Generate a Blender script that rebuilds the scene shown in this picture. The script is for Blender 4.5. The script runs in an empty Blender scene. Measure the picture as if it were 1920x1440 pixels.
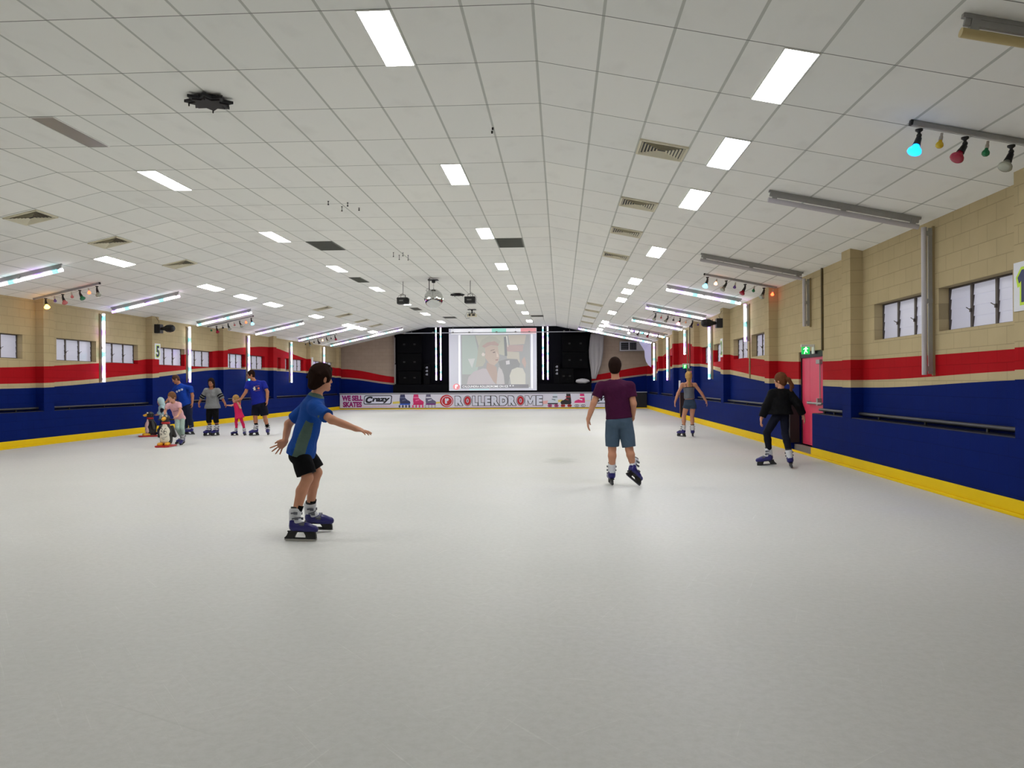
import bpy, math, random
import numpy as np
from mathutils import Vector, Matrix, Euler

# ---------------------------------------------------------------- camera, world, exposure
scene = bpy.context.scene
scene.view_settings.view_transform = 'Standard'
scene.view_settings.look = 'None'
scene.view_settings.exposure = 0.0
scene.view_settings.gamma = 1.0
scene.view_settings.use_curve_mapping = False
scene.cycles.max_bounces = 6
scene.cycles.diffuse_bounces = 5
scene.cycles.glossy_bounces = 3
scene.cycles.caustics_reflective = False
scene.cycles.caustics_refractive = False
CAM_Z = 1.40
cam_data = bpy.data.cameras.new('camera')
cam_data.sensor_fit = 'HORIZONTAL'
cam_data.sensor_width = 36.0
cam_data.lens = 1515.63 / 1920 * 36.0
cam_data.clip_end = 200
cam = bpy.data.objects.new('camera', cam_data)
scene.collection.objects.link(cam)
_yaw, _pitch, _roll = .0602, -.0008, -.0059
_f = Vector((-math.sin(_yaw) * math.cos(_pitch), math.cos(_yaw) * math.cos(_pitch), math.sin(_pitch)))
_r = Vector((math.cos(_yaw), math.sin(_yaw), 0))
_u = _r.cross(_f)
_r2 = _r * math.cos(_roll) + _u * math.sin(_roll)
_u2 = -_r * math.sin(_roll) + _u * math.cos(_roll)
cam.matrix_world = Matrix(((_r2.x, _u2.x, -_f.x, 0), (_r2.y, _u2.y, -_f.y, 0), (_r2.z, _u2.z, -_f.z, CAM_Z), (0, 0, 0, 1)))
scene.camera = cam
world = bpy.data.worlds.new('daylight')
scene.world = world
world.use_nodes = True
world.node_tree.nodes['Background'].inputs[0].default_value = (.75, .85, 1, 1)
world.node_tree.nodes['Background'].inputs[1].default_value = .6
LIGHT = 39.5          # radiance of the lit ceiling panels
LED = 1.0
random.seed(7)

# ---------------------------------------------------------------- room measures (metres)
H = 4.5598                       # flat middle of the ceiling
X0, X1 = -.2147, -7.4147         # the two creases
Y0 = 6.7312                      # a cross joint of the tile grid
TR, TL = .2014, .2135            # slopes of the side ceilings
XR, XL = 4.70, -12.31            # faces of pilasters and lower walls
XRR, XLR = 4.90, -12.51          # recessed wall between the pilasters
YB, YF = 44.95, -7.0             # back wall, wall behind the camera
P0, PITCH = 13.43, 5.15          # pilasters

# ---------------------------------------------------------------- helpers
COL = scene.collection
def link(o, parent=None):
    COL.objects.link(o)
    if parent is not None:
        o.parent = parent
    return o
def tag(o, label=None, cat=None, group=None, kind=None):
    if label: o['label'] = label
    if cat: o['category'] = cat
    if group: o['group'] = group
    if kind: o['kind'] = kind
    return o
def empty(name, loc=(0, 0, 0), rz=0, label=None, cat=None, group=None, kind=None):
    o = bpy.data.objects.new(name, None)
    o.empty_display_size = .1
    o.location = loc
    o.rotation_euler = (0, 0, rz)
    link(o)
    return tag(o, label, cat, group, kind)
def copy_tree(o, parent=None):
    c = o.copy()
    COL.objects.link(c)
    c.parent = parent
    for ch in o.children:
        copy_tree(ch, c)
    return c

class MB:
    def __init__(s):
        s.v = []; s.f = []; s.m = []; s.smooth = []
    def add(s, vs, fs, mat=0, smooth=False):
        n = len(s.v)
        s.v += [tuple(p) for p in vs]
        s.f += [tuple(i + n for i in f) for f in fs]
        s.m += [mat] * len(fs); s.smooth += [smooth] * len(fs)
        return s
    def box(s, a, b, mat=0, M=None):
        x0, y0, z0 = [min(a[i], b[i]) for i in range(3)]
        x1, y1, z1 = [max(a[i], b[i]) for i in range(3)]
        vs = [Vector(p) for p in ((x0,y0,z0),(x1,y0,z0),(x1,y1,z0),(x0,y1,z0),(x0,y0,z1),(x1,y0,z1),(x1,y1,z1),(x0,y1,z1))]
        if M is not None: vs = [M @ p for p in vs]
        return s.add(vs, [(0,3,2,1),(4,5,6,7),(0,1,5,4),(1,2,6,5),(2,3,7,6),(3,0,4,7)], mat)
    def lathe(s, prof, p=(0,0,0), axis=(0,0,1), n=20, mat=0, cap=True, smooth=True, k=1.0):
        """prof: list of (distance along axis, radius)"""
        a = Vector(axis).normalized()
        t = Vector((1,0,0)) if abs(a.x) < .9 else Vector((0,1,0))
        e1 = a.cross(t).normalized(); e2 = a.cross(e1)
        vs = []; p = Vector(p)
        for h, r in prof:
            for i in range(n):
                w = 2*math.pi*i/n
                vs.append(p + a*h + e1*(r*math.cos(w)) + e2*(r*k*math.sin(w)))
        fs = []
        for j in range(len(prof)-1):
            for i in range(n):
                fs.append((j*n+i, j*n+(i+1)%n, (j+1)*n+(i+1)%n, (j+1)*n+i))
        s.add(vs, fs, mat, smooth)
        if cap:
            s.add(vs[:n], [tuple(range(n))[::-1]], mat); s.add(vs[-n:], [tuple(range(n))], mat)
        return s
    def cyl(s, a, b, r, n=12, mat=0, r2=None, smooth=True):
        a = Vector(a); b = Vector(b)
        return s.lathe([(0, r), ((b-a).length, r if r2 is None else r2)], a, b-a, n, mat, True, smooth)
    def tube(s, pts, r, n=8, mat=0):
        pts = [Vector(p) for p in pts]; rings = []
        for i, p in enumerate(pts):
            d = (pts[min(i+1, len(pts)-1)] - pts[max(i-1, 0)]).normalized()
            t = Vector((0,0,1)) if abs(d.z) < .9 else Vector((1,0,0))
            e1 = d.cross(t).normalized(); e2 = d.cross(e1)
            rings.append([p + e1*(r*math.cos(2*math.pi*k/n)) + e2*(r*math.sin(2*math.pi*k/n)) for k in range(n)])
        vs = [q for ring in rings for q in ring]; fs = []
        for j in range(len(pts)-1):
            for i in range(n):
                fs.append((j*n+i, j*n+(i+1)%n, (j+1)*n+(i+1)%n, (j+1)*n+i))
        fs += [tuple(range(n))[::-1], tuple((len(pts)-1)*n+i for i in range(n))]
        return s.add(vs, fs, mat, True)
    def sphere(s, c, r, n=16, m=10, mat=0, sc=(1,1,1), smooth=True):
        c = Vector(c); vs = [c + Vector((0,0,r*sc[2]))]; fs = []
        for j in range(1, m):
            for i in range(n):
                th = math.pi*j/m; ph = 2*math.pi*i/n
                vs.append(c + Vector((r*sc[0]*math.sin(th)*math.cos(ph), r*sc[1]*math.sin(th)*math.sin(ph), r*sc[2]*math.cos(th))))
        vs.append(c - Vector((0,0,r*sc[2])))
        for i in range(n): fs.append((0, 1+i, 1+(i+1)%n))
        for j in range(m-2):
            for i in range(n):
                a = 1+j*n
                fs.append((a+i, a+n+i, a+n+(i+1)%n, a+(i+1)%n))
        a = 1+(m-2)*n
        for i in range(n): fs.append((a+i, len(vs)-1, a+(i+1)%n))
        return s.add(vs, fs, mat, smooth)
    def prism(s, poly, d0, d1, fn, mat=0):
        """poly of (u,v); fn(u,v,d) -> point"""
        n = len(poly)
        vs = [fn(u, v, d0) for u, v in poly] + [fn(u, v, d1) for u, v in poly]
        fs = [tuple(range(n))[::-1], tuple(range(n, 2*n))] + [(i, (i+1)%n, n+(i+1)%n, n+i) for i in range(n)]
        return s.add(vs, fs, mat)
    def build(s, name, mat, parent=None, bevel=0, off=None):
        me = bpy.data.meshes.new(name)
        vs = s.v if off is None else [tuple(Vector(p) - Vector(off)) for p in s.v]
        me.from_pydata(vs, [], s.f)
        for m in (mat if isinstance(mat, (list, tuple)) else [mat]):
            me.materials.append(m)
        me.polygons.foreach_set('material_index', s.m)
        me.polygons.foreach_set('use_smooth', s.smooth)
        me.update()
        o = link(bpy.data.objects.new(name, me), parent)
        if off is not None: o.location = off
        if bevel:
            b = o.modifiers.new('bevel', 'BEVEL'); b.width = bevel; b.segments = 2; b.limit_method = 'ANGLE'
        return o

def col(c):                                   # sRGB 0-255 -> linear
    return tuple((x/255/12.92 if x/255 <= .04045 else ((x/255+.055)/1.055)**2.4) for x in c) + (1,)
MATS = {}
def mat(name, rgb, rough=.6, metal=0, emit=0, spec=.5, noise=0, nscale=20, bump=0):
    if name in MATS: return MATS[name]
    m = bpy.data.materials.new(name); m.use_nodes = True
    nt = m.node_tree; b = nt.nodes['Principled BSDF']
    c = col(rgb)
    b.inputs['Base Color'].default_value = c
    b.inputs['Roughness'].default_value = rough
    b.inputs['Metallic'].default_value = metal
    b.inputs['Specular IOR Level'].default_value = spec
    if emit:
        b.inputs['Emission Color'].default_value = c
        b.inputs['Emission Strength'].default_value = emit
    if noise or bump:
        tc = nt.nodes.new('ShaderNodeTexCoord'); n = nt.nodes.new('ShaderNodeTexNoise')
        n.inputs['Scale'].default_value = nscale; n.inputs['Detail'].default_value = 5
        nt.links.new(tc.outputs['Object'], n.inputs['Vector'])
        if noise:
            mx = nt.nodes.new('ShaderNodeMix'); mx.data_type = 'RGBA'
            mx.inputs[6].default_value = tuple(x*(1-noise) for x in c[:3]) + (1,)
            mx.inputs[7].default_value = tuple(min(1, x*(1+noise)) for x in c[:3]) + (1,)
            nt.links.new(n.outputs['Fac'], mx.inputs[0]); nt.links.new(mx.outputs[2], b.inputs['Base Color'])
        if bump:
            bp = nt.nodes.new('ShaderNodeBump'); bp.inputs['Strength'].default_value = bump; bp.inputs['Distance'].default_value = .01
            nt.links.new(n.outputs['Fac'], bp.inputs['Height']); nt.links.new(bp.outputs['Normal'], b.inputs['Normal'])
    MATS[name] = m
    return m
class NT:
    """tiny node writer"""
    def __init__(s, name):
        s.m = bpy.data.materials.new(name); s.m.use_nodes = True; s.t = s.m.node_tree
        s.b = s.t.nodes['Principled BSDF']
    def n(s, typ, **kw):
        x = s.t.nodes.new(typ)
        for k, v in kw.items(): setattr(x, k, v)
        return x
    def put(s, sock, v):
        if hasattr(v, 'is_linked'): s.t.links.new(v, sock)
        elif v is not None: sock.default_value = v
    def math(s, op, a, b=None, clamp=False):
        x = s.n('ShaderNodeMath', operation=op, use_clamp=clamp)
        s.put(x.inputs[0], a)
        if b is not None: s.put(x.inputs[1], b)
        return x.outputs[0]
    def mix(s, f, a, b):
        x = s.n('ShaderNodeMix', data_type='RGBA')
        s.put(x.inputs[0], f); s.put(x.inputs[6], a); s.put(x.inputs[7], b)
        return x.outputs[2]
    def ramp(s, v, pts, interp='LINEAR'):
        x = s.n('ShaderNodeValToRGB'); e = x.color_ramp.elements; x.color_ramp.interpolation = interp
        while len(e) < len(pts): e.new(.5)
        for i, (p, c) in enumerate(pts):
            e[i].position = p; e[i].color = c if len(c) == 4 else tuple(c) + (1,)
        s.put(x.inputs[0], v)
        return x.outputs[0]

def word(i):
    return ['first','second','third','fourth','fifth','sixth','seventh','eighth','ninth','tenth','eleventh','twelfth','thirteenth','fourteenth'][i]

# ---------------------------------------------------------------- materials of the room
def make_ceiling_mat():
    k = NT('ceiling_tiles'); uv = k.n('ShaderNodeUVMap'); sp = k.n('ShaderNodeSeparateXYZ')
    k.put(sp.inputs[0], uv.outputs[0])
    u, v = sp.outputs[0], sp.outputs[1]
    fu = k.math('FRACT', u); fv = k.math('FRACT', v)
    du = k.math('MULTIPLY', k.math('SUBTRACT', .5, k.math('ABSOLUTE', k.math('SUBTRACT', fu, .5))), .6)
    dv = k.math('MULTIPLY', k.math('SUBTRACT', .5, k.math('ABSOLUTE', k.math('SUBTRACT', fv, .5))), 1.2)
    bar_u = k.math('LESS_THAN', du, .013)
    bar_v = k.math('LESS_THAN', dv, .006)
    gap = k.math('LESS_THAN', du, .0045)
    cb = k.n('ShaderNodeCombineXYZ'); k.put(cb.inputs[0], k.math('FLOOR', u)); k.put(cb.inputs[1], k.math('FLOOR', v))
    wn = k.n('ShaderNodeTexWhiteNoise'); k.put(wn.inputs[0], cb.outputs[0])
    tile = k.ramp(wn.outputs[0], [(0, col((238,239,235))), (.5, col((241,241,237))), (1, col((243,243,238)))])
    ns = k.n('ShaderNodeTexNoise'); k.put(ns.inputs['Vector'], uv.outputs[0]); ns.inputs['Scale'].default_value = 1.7; ns.inputs['Detail'].default_value = 6
    grime = k.ramp(ns.outputs[0], [(.55, (0,0,0)), (.8, (.12,.12,.12))])
    tile = k.mix(grime, tile, col((150,148,140)))
    c = k.mix(bar_u, tile, col((196,198,192)))
    c = k.mix(bar_v, c, col((128,130,126)))
    k.put(k.b.inputs['Base Color'], c)
    k.b.inputs['Roughness'].default_value = .85
    k.b.inputs['Specular IOR Level'].default_value = .2
    n2 = k.n('ShaderNodeTexNoise'); k.put(n2.inputs['Vector'], uv.outputs[0]); n2.inputs['Scale'].default_value = 90
    bp = k.n('ShaderNodeBump'); bp.inputs['Strength'].default_value = .15; bp.inputs['Distance'].default_value = .004
    k.put(bp.inputs['Height'], n2.outputs[0]); k.put(k.b.inputs['Normal'], bp.outputs[0])
    return k.m
def make_wall_mat(name, axis, curves, lo, hi, ca=(180,164,128), cb_=(195,178,140)):
    """painted blockwork: cream above, red band, cream line, blue below; band heights follow a curve along the wall"""
    k = NT(name); g = k.n('ShaderNodeNewGeometry'); sp = k.n('ShaderNodeSeparateXYZ'); k.put(sp.inputs[0], g.outputs['Position'])
    a = sp.outputs[axis]; z = sp.outputs[2]
    t = k.math('DIVIDE', k.math('SUBTRACT', a, lo), hi - lo, True)
    hs = []
    for pts in curves:
        fc = k.n('ShaderNodeFloatCurve'); cv = fc.mapping.curves[0]
        fc.mapping.use_clip = True
        pp = [((p - lo)/(hi - lo), h/4.0) for p, h in pts]
        cv.points[0].location = pp[0]; cv.points[1].location = pp[-1]
        for q in pp[1:-1]: cv.points.new(*q)
        for q in cv.points: q.handle_type = 'AUTO_CLAMPED'
        fc.mapping.update()
        k.put(fc.inputs['Value'], t)
        hs.append(k.math('MULTIPLY', fc.outputs[0], 4.0))
    cb = k.n('ShaderNodeCombineXYZ'); k.put(cb.inputs[0], a); k.put(cb.inputs[1], z)
    br = k.n('ShaderNodeTexBrick'); k.put(br.inputs['Vector'], cb.outputs[0])
    br.inputs['Scale'].default_value = 1; br.inputs['Brick Width'].default_value = .4; br.inputs['Row Height'].default_value = .2
    br.inputs['Mortar Size'].default_value = .0045; br.inputs['Mortar Smooth'].default_value = .3
    br.inputs['Color1'].default_value = (1,1,1,1); br.inputs['Color2'].default_value = (.93,.93,.93,1); br.inputs['Mortar'].default_value = (.55,.55,.55,1)
    ns = k.n('ShaderNodeTexNoise'); k.put(ns.inputs['Vector'], g.outputs['Position']); ns.inputs['Scale'].default_value = 3; ns.inputs['Detail'].default_value = 6
    cream = k.mix(ns.outputs[0], col(ca), col(cb_))
    red = k.mix(ns.outputs[0], col((162,18,26)), col((176,24,32)))
    blue = k.mix(ns.outputs[0], col((6,26,92)), col((8,32,104)))
    c = k.mix(k.math('GREATER_THAN', z, hs[2]), blue, cream)
    c = k.mix(k.math('GREATER_THAN', z, hs[1]), c, red)
    c = k.mix(k.math('GREATER_THAN', z, hs[0]), c, cream)
    mu = k.n('ShaderNodeMix', data_type='RGBA', blend_type='MULTIPLY'); mu.inputs[0].default_value = .6
    k.put(mu.inputs[6], c); k.put(mu.inputs[7], br.outputs[0])
    k.put(k.b.inputs['Base Color'], mu.outputs[2])
    k.b.inputs['Roughness'].default_value = .7
    k.b.inputs['Specular IOR Level'].default_value = .04
    bp = k.n('ShaderNodeBump'); bp.inputs['Strength'].default_value = .5; bp.inputs['Distance'].default_value = .006; bp.invert = True
    k.put(bp.inputs['Height'], br.outputs['Fac']); 
    bp2 = k.n('ShaderNodeBump'); bp2.inputs['Strength'].default_value = .25; bp2.inputs['Distance'].default_value = .004
    n3 = k.n('ShaderNodeTexNoise'); k.put(n3.inputs['Vector'], g.outputs['Position']); n3.inputs['Scale'].default_value = 60
    k.put(bp2.inputs['Height'], n3.outputs[0]); k.put(bp2.inputs['Normal'], bp.outputs[0]); k.put(k.b.inputs['Normal'], bp2.outputs[0])
    return k.m
def make_ice_mat():
    k = NT('skating_ice'); g = k.n('ShaderNodeNewGeometry'); P = g.outputs['Position']
    n1 = k.n('ShaderNodeTexNoise'); k.put(n1.inputs['Vector'], P); n1.inputs['Scale'].default_value = .35; n1.inputs['Detail'].default_value = 5
    c = k.ramp(n1.outputs[0], [(.3, col((204,205,203))), (.55, col((211,211,209))), (.75, col((208,208,212)))])
    # scuffed scratches: thin bright and dark strokes in several directions
    def strokes(rot, sx, sy, lo, hi):
        m0 = k.n('ShaderNodeMapping'); k.put(m0.inputs[0], P); m0.inputs['Rotation'].default_value = (0,0,rot)
        mp = k.n('ShaderNodeMapping'); k.put(mp.inputs[0], m0.outputs[0]); mp.inputs['Scale'].default_value = (sx, sy, 1)
        n = k.n('ShaderNodeTexNoise'); k.put(n.inputs['Vector'], mp.outputs[0]); n.inputs['Scale'].default_value = 1
        n.inputs['Detail'].default_value = 3; n.inputs['Distortion'].default_value = .6
        return k.ramp(n.outputs[0], [(lo, (0,0,0)), (hi, (1,1,1))])
    s1 = strokes(.9, 1.2, 60, .64, .76); s2 = strokes(-.7, 1.0, 70, .65, .78); s3 = strokes(.2, 1.6, 45, .65, .8)
    s4 = strokes(1.9, 1.1, 55, .66, .78)
    sc = k.math('MAXIMUM', k.math('MAXIMUM', s1, s2), k.math('MAXIMUM', s3, s4))
    c = k.mix(k.math('MULTIPLY', sc, .45), c, col((240,241,238)))
    d1 = strokes(.45, .8, 35, .68, .86)
    c = k.mix(k.math('MULTIPLY', d1, .45), c, col((186,188,184)))
    gn = k.n('ShaderNodeTexNoise'); k.put(gn.inputs['Vector'], P); gn.inputs['Scale'].default_value = 22; gn.inputs['Detail'].default_value = 8; gn.inputs['Roughness'].default_value = .75
    c = k.mix(k.ramp(gn.outputs[0], [(.42, (0,0,0)), (.62, (.4,.4,.4))]), c, col((190,191,186)))
    # worn wet spot
    def spot(x, y, rx, ry, amt):
        nonlocal c
        mp = k.n('ShaderNodeMapping'); k.put(mp.inputs[0], P); mp.inputs['Location'].default_value = (-x/rx, -y/ry, 0); mp.inputs['Scale'].default_value = (1/rx, 1/ry, 1)
        ln = k.n('ShaderNodeVectorMath', operation='LENGTH'); k.put(ln.inputs[0], mp.outputs[0])
        n = k.n('ShaderNodeTexNoise'); k.put(n.inputs['Vector'], P); n.inputs['Scale'].default_value = 4; n.inputs['Detail'].default_value = 7
        v = k.math('SUBTRACT', k.math('SUBTRACT', 1.25, ln.outputs['Value']), k.math('MULTIPLY', n.outputs[0], 1.3))
        f = k.math('MULTIPLY', v, amt, True)
        c = k.mix(f, c, col((150,155,148)))
    spot(-.02, 14.6, .62, 1.3, .8); spot(-3.2, 17.6, 2.2, 1.2, .22)
    k.put(k.b.inputs['Base Color'], c)
    k.put(k.b.inputs['Roughness'], k.mix(sc, (.5,.5,.5,1), (.7,.7,.7,1)))
    k.b.inputs['Specular IOR Level'].default_value = .32
    bp = k.n('ShaderNodeBump'); bp.inputs['Strength'].default_value = .2; bp.inputs['Distance'].default_value = .004
    n4 = k.n('ShaderNodeTexNoise'); k.put(n4.inputs['Vector'], P); n4.inputs['Scale'].default_value = 14; n4.inputs['Detail'].default_value = 6
    k.put(bp.inputs['Height'], k.math('ADD', n4.outputs[0], sc)); k.put(k.b.inputs['Normal'], bp.outputs[0])
    return k.m
def make_led_mat(name, seed, axis):
    """LED pixel tube: mostly white with violet, cyan and yellow stretches"""
    k = NT(name); g = k.n('ShaderNodeTexCoord'); sp = k.n('ShaderNodeSeparateXYZ'); k.put(sp.inputs[0], g.outputs['Object'])
    t = k.math('FRACT', k.math('ADD', k.math('MULTIPLY', sp.outputs[axis], 1.02), seed))
    W = (.95,.9,1); V = (.27,.11,1); C = (.04,.72,.8); P = (.75,.25,.9); Yl = (.8,.6,.12)
    c = k.ramp(t, [(0, W), (.28, W), (.34, P), (.40, V), (.48, V), (.54, W), (.70, W), (.76, C), (.88, C), (.9, Yl if seed > .5 else W), (1, W)])
    s = k.ramp(t, [(0, (1,1,1)), (.24, (1,1,1)), (.34, (1.2,)*3), (.50, (1.25,)*3), (.56, (1,1,1)), (.70, (1,1,1)), (.77, (.62,)*3), (.87, (.62,)*3), (.94, (1,1,1))])
    k.b.inputs['Base Color'].default_value = (.9,.9,.9,1)
    k.put(k.b.inputs['Emission Color'], c)
    k.put(k.b.inputs['Emission Strength'], k.math('MULTIPLY', s, 6.0 * LED))
    return k.m

SIDE = [(-7,1.95),(0,1.85),(4,1.78),(8.57,1.74),(13.4,1.75),(16.9,1.81),(18.8,1.88),(21.15,2.01),(22.2,2.06),(24.0,2.22),(29.1,2.68),(32,2.93),(34.3,3.02),(36.5,2.88),(39.2,2.66),(42,2.45),(44.95,2.28)]
SIDEB = [(-7,1.6),(0,1.56),(4,1.53),(8.57,1.51),(13.4,1.42),(16.9,1.45),(18.8,1.48),(21.15,1.59),(22.2,1.66),(24.0,1.77),(29.1,2.06),(32,2.12),(34.3,2.13),(36.5,2.11),(39.2,2.06),(42,1.95),(44.95,1.84)]
SIDEC = [(-7,1.5),(0,1.46),(4,1.43),(8.57,1.41),(13.4,1.30),(16.9,1.34),(18.8,1.37),(21.15,1.48),(22.2,1.54),(24.0,1.64),(29.1,1.97),(32,2.02),(34.3,2.01),(36.5,2.0),(39.2,1.96),(42,1.86),(44.95,1.75)]
BACK = [(-12.6,2.26),(-12.0,2.25),(-9.3,1.80),(-6,1.6),(0,1.6),(1.9,1.84),(4.6,2.30),(4.9,2.33)]
BACKB = [(-12.6,1.80),(-12.0,1.78),(-9.3,1.45),(-6,1.3),(0,1.3),(1.9,1.53),(4.6,1.86),(4.9,1.89)]
BACKC = [(-12.6,1.72),(-12.0,1.70),(-9.3,1.35),(-6,1.2),(0,1.2),(1.9,1.42),(4.6,1.78),(4.9,1.81)]
M_ceil = make_ceiling_mat()
M_side = make_wall_mat('painted_blockwork_side', 1, (SIDE, SIDEB, SIDEC), -7, 44.95)
M_back = make_wall_mat('painted_blockwork_back_dimmed', 0, (BACK, BACKB, BACKC), -12.6, 4.9, (156,138,124), (168,150,134))  # same cream, darkened and greyed: the far end's dimmer light put into the colour
M_ice = make_ice_mat()
M_led = [[make_led_mat('led_tube_%s_%d' % ('xyz'[a], i), s, a) for i, s in enumerate((.05, .37, .71))] for a in (0, 2)]
M_yellow = mat('yellow_paint', (232,196,8), .6, spec=.12, noise=.06, nscale=3)
M_dark = mat('dark_paint', (14,14,18), .6)
M_black = mat('black_plastic', (16,16,18), .5)
M_steel = mat('galvanised_steel', (158,158,156), .45, .4, noise=.1)
M_tan = mat('tan_strip', (150,132,96), .6)
M_white = mat('white_enamel', (232,232,228), .45)
M_frame = mat('window_frame', (88,80,74), .5, .3)
M_panel = mat('lit_panel', (255,255,250), .5, emit=LIGHT)
M_panelb = mat('lit_panel_bluish', (226,232,255), .5, emit=LIGHT*.9)
M_beige = mat('beige_diffuser', (220,214,190), .6)
M_greygrille = mat('grey_grille', (104,106,98), .6, noise=.15, nscale=60)

# ---------------------------------------------------------------- room shell
def ceil_z(x):
    if x > X0: return H - math.tan(TR)*(x - X0)
    if x < X1: return H - math.tan(TL)*(X1 - x)
    return H
def ceil_pt(c, r, drop=0):
    """tile-grid column, row -> point on the ceiling (drop metres along its normal)"""
    y = Y0 + r*1.2
    if c > 0:  return Vector((X0 + .6*c*math.cos(TR) - drop*math.sin(TR), y, H - .6*c*math.sin(TR) - drop*math.cos(TR)))
    if c < -12: 
        d = -12 - c
        return Vector((X1 - .6*d*math.cos(TL) + drop*math.sin(TL), y, H - .6*d*math.sin(TL) - drop*math.cos(TL)))
    return Vector((X0 + .6*c, y, H - drop))
def build_ceiling():
    b = MB(); uvs = []
    cR = (XRR + .2 - X0)/.6/math.cos(TR); cL = -12 - (X1 - XLR + .2)/.6/math.cos(TL)
    ra, rb = (YF - .1 - Y0)/1.2, (YB + .1 - Y0)/1.2
    for c0, c1 in ((0, cR), (-12, 0), (cL, -12)):
        ns = .02 if c1 <= -12 or c0 >= 0 else 0
        P = []
        for c, r in ((c0, ra), (c1, ra), (c1, rb), (c0, rb)):
            if abs(c) < 1e-9: p = Vector((X0, Y0+r*1.2, H))
            elif abs(c+12) < 1e-9: p = Vector((X1, Y0+r*1.2, H))
            else: p = ceil_pt(c, r)
            P.append(p); uvs.append((c, r))
        b.add(P, [(3,2,1,0)])
        uvs[-4:] = uvs[-4:]
    n = len(b.v)
    loops = []
    for f in b.f: loops += [uvs[i] for i in f]
    # a solid slab above the tiles
    b.add([Vector(p) + Vector((0,0,.15)) for p in b.v[:n]], [tuple(f[::-1]) for f in b.f[:3]])
    for f in b.f[3:]: loops += [(0.5, .5)]*len(f)
    o = b.build('ceiling', M_ceil)
    me = o.data; uv = me.uv_layers.new(name='UVMap')
    for i, l in enumerate(loops): uv.data[i].uv = l
    tag(o, kind='structure')
build_ceiling()
b = MB(); b.box((XLR-.3, YF-.2, -.2), (XRR+.3, YB+.2, 0))
tag(b.build('floor', M_ice), kind='structure')

def slab_holes(b, fx0, fx1, y0, y1, ztop, holes):
    ys = sorted({y0, y1} | {h[0] for h in holes} | {h[1] for h in holes})
    zs = sorted({0, ztop} | {h[2] for h in holes} | {h[3] for h in holes})
    for i in range(len(ys)-1):
        for j in range(len(zs)-1):
            cy, cz = (ys[i]+ys[i+1])/2, (zs[j]+zs[j+1])/2
            if any(h[0] < cy < h[1] and h[2] < cz < h[3] for h in holes): continue
            b.box((fx0, ys[i], zs[j]), (fx1, ys[i+1], zs[j+1]))
PIL = [P0 + PITCH*k for k in range(-4, 7)]            # near edges
W1, W2 = (.80, 2.52), (2.95, 4.68)
WZ = (2.04, 2.60)
winR = []; winL = []
for p in PIL:
    for w in (W1, W2):
        y0, y1 = p + w[0], p + w[1]
        if y1 > YB or y0 < YF: continue
        if not (13 < p < 14 or 28.5 < p < 29.5): winR.append((y0, y1))
        if abs(p - 34.03) < .1 and w is W1: winL += [(35.10, 35.5), (36.1, 36.62)]
        else: winL.append((y0, y1))
DOOR = (15.46, 16.98, .12, 2.0)
DOOR2 = (30.62, 32.2, .12, 1.95)
NB = .8
def side_wall(name, face, rec, sgn, wins, doors):
    b = MB()
    ztop = ceil_z(rec) + .05
    slab_holes(b, rec, rec + sgn*.25, YF, YB, ztop, [(a, c, WZ[0], WZ[1]) for a, c in wins] + list(doors))
    gaps = sorted([(d[0], d[1]) for d in doors]); y = YF
    for g in gaps + [(YB, YB)]:
        if g[0] > y: b.box((face, y, 0), (rec, g[0], NB))
        y = g[1]
    for p in PIL:
        b.box((face, p, NB), (rec, p + .40, ceil_z(face) + .03))
    o = b.build(name, M_side)
    return tag(o, kind='structure')
side_wall('wall_right', XR, XRR, 1, winR, [DOOR, DOOR2])
side_wall('wall_left', XL, XLR, -1, winL, [])
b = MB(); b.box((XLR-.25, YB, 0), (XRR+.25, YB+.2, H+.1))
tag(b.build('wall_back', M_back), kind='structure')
b = MB(); b.box((XLR-.25, YF-.2, 0), (XRR+.25, YF, H+.1))
tag(b.build('wall_front', mat('pale_wall', (196,190,170), .6)), kind='structure')
# outdoors seen as plain daylight behind the louvres is blocked by frosted glass; doors close their openings
# black ledges on the low wall
for side, face, rec in (('right', XR, XRR), ('left', XL, XLR)):
    b = MB(); s = 1 if side == 'right' else -1
    for i, p in enumerate(PIL):
        y0, y1 = p + .4, min(p + PITCH, YB)
        if y1 - y0 < .3: continue
        segs = [(y0, y1)]
        if side == 'right':
            for d in (DOOR, DOOR2):
                if y0 < d[0] < y1: segs = [(y0, d[0]), (d[1], y1)]
        for a, c in segs: b.box((face + s*.01, a, NB), (rec, c, NB + .012))
    tag(b.build('trim_1' if side == 'right' else 'trim_2', mat('black_ledge', (12,12,20), .45)), kind='structure')
def kick(name, x0, x1, segs):
    b = MB()
    for a, c, full in segs:
        s = 1 if x1 > x0 else -1
        b.box((x0 - s*.03, a, 0), (x1, c, .035))
        if full: b.box((x0, a, .035), (x1, c, .17))
    o = b.build(name, M_yellow, bevel=.006)
    return tag(o, kind='structure')
kick('baseboard_right', XR-.03, XR, [(YF, DOOR[0], 1), (DOOR[0], DOOR[1], 0), (DOOR[1], DOOR2[0], 1), (DOOR2[0], DOOR2[1], 0), (DOOR2[1], 44.3, 1)])
kick('baseboard_left', XL+.03, XL, [(YF, 44.3, 1)])

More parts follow.
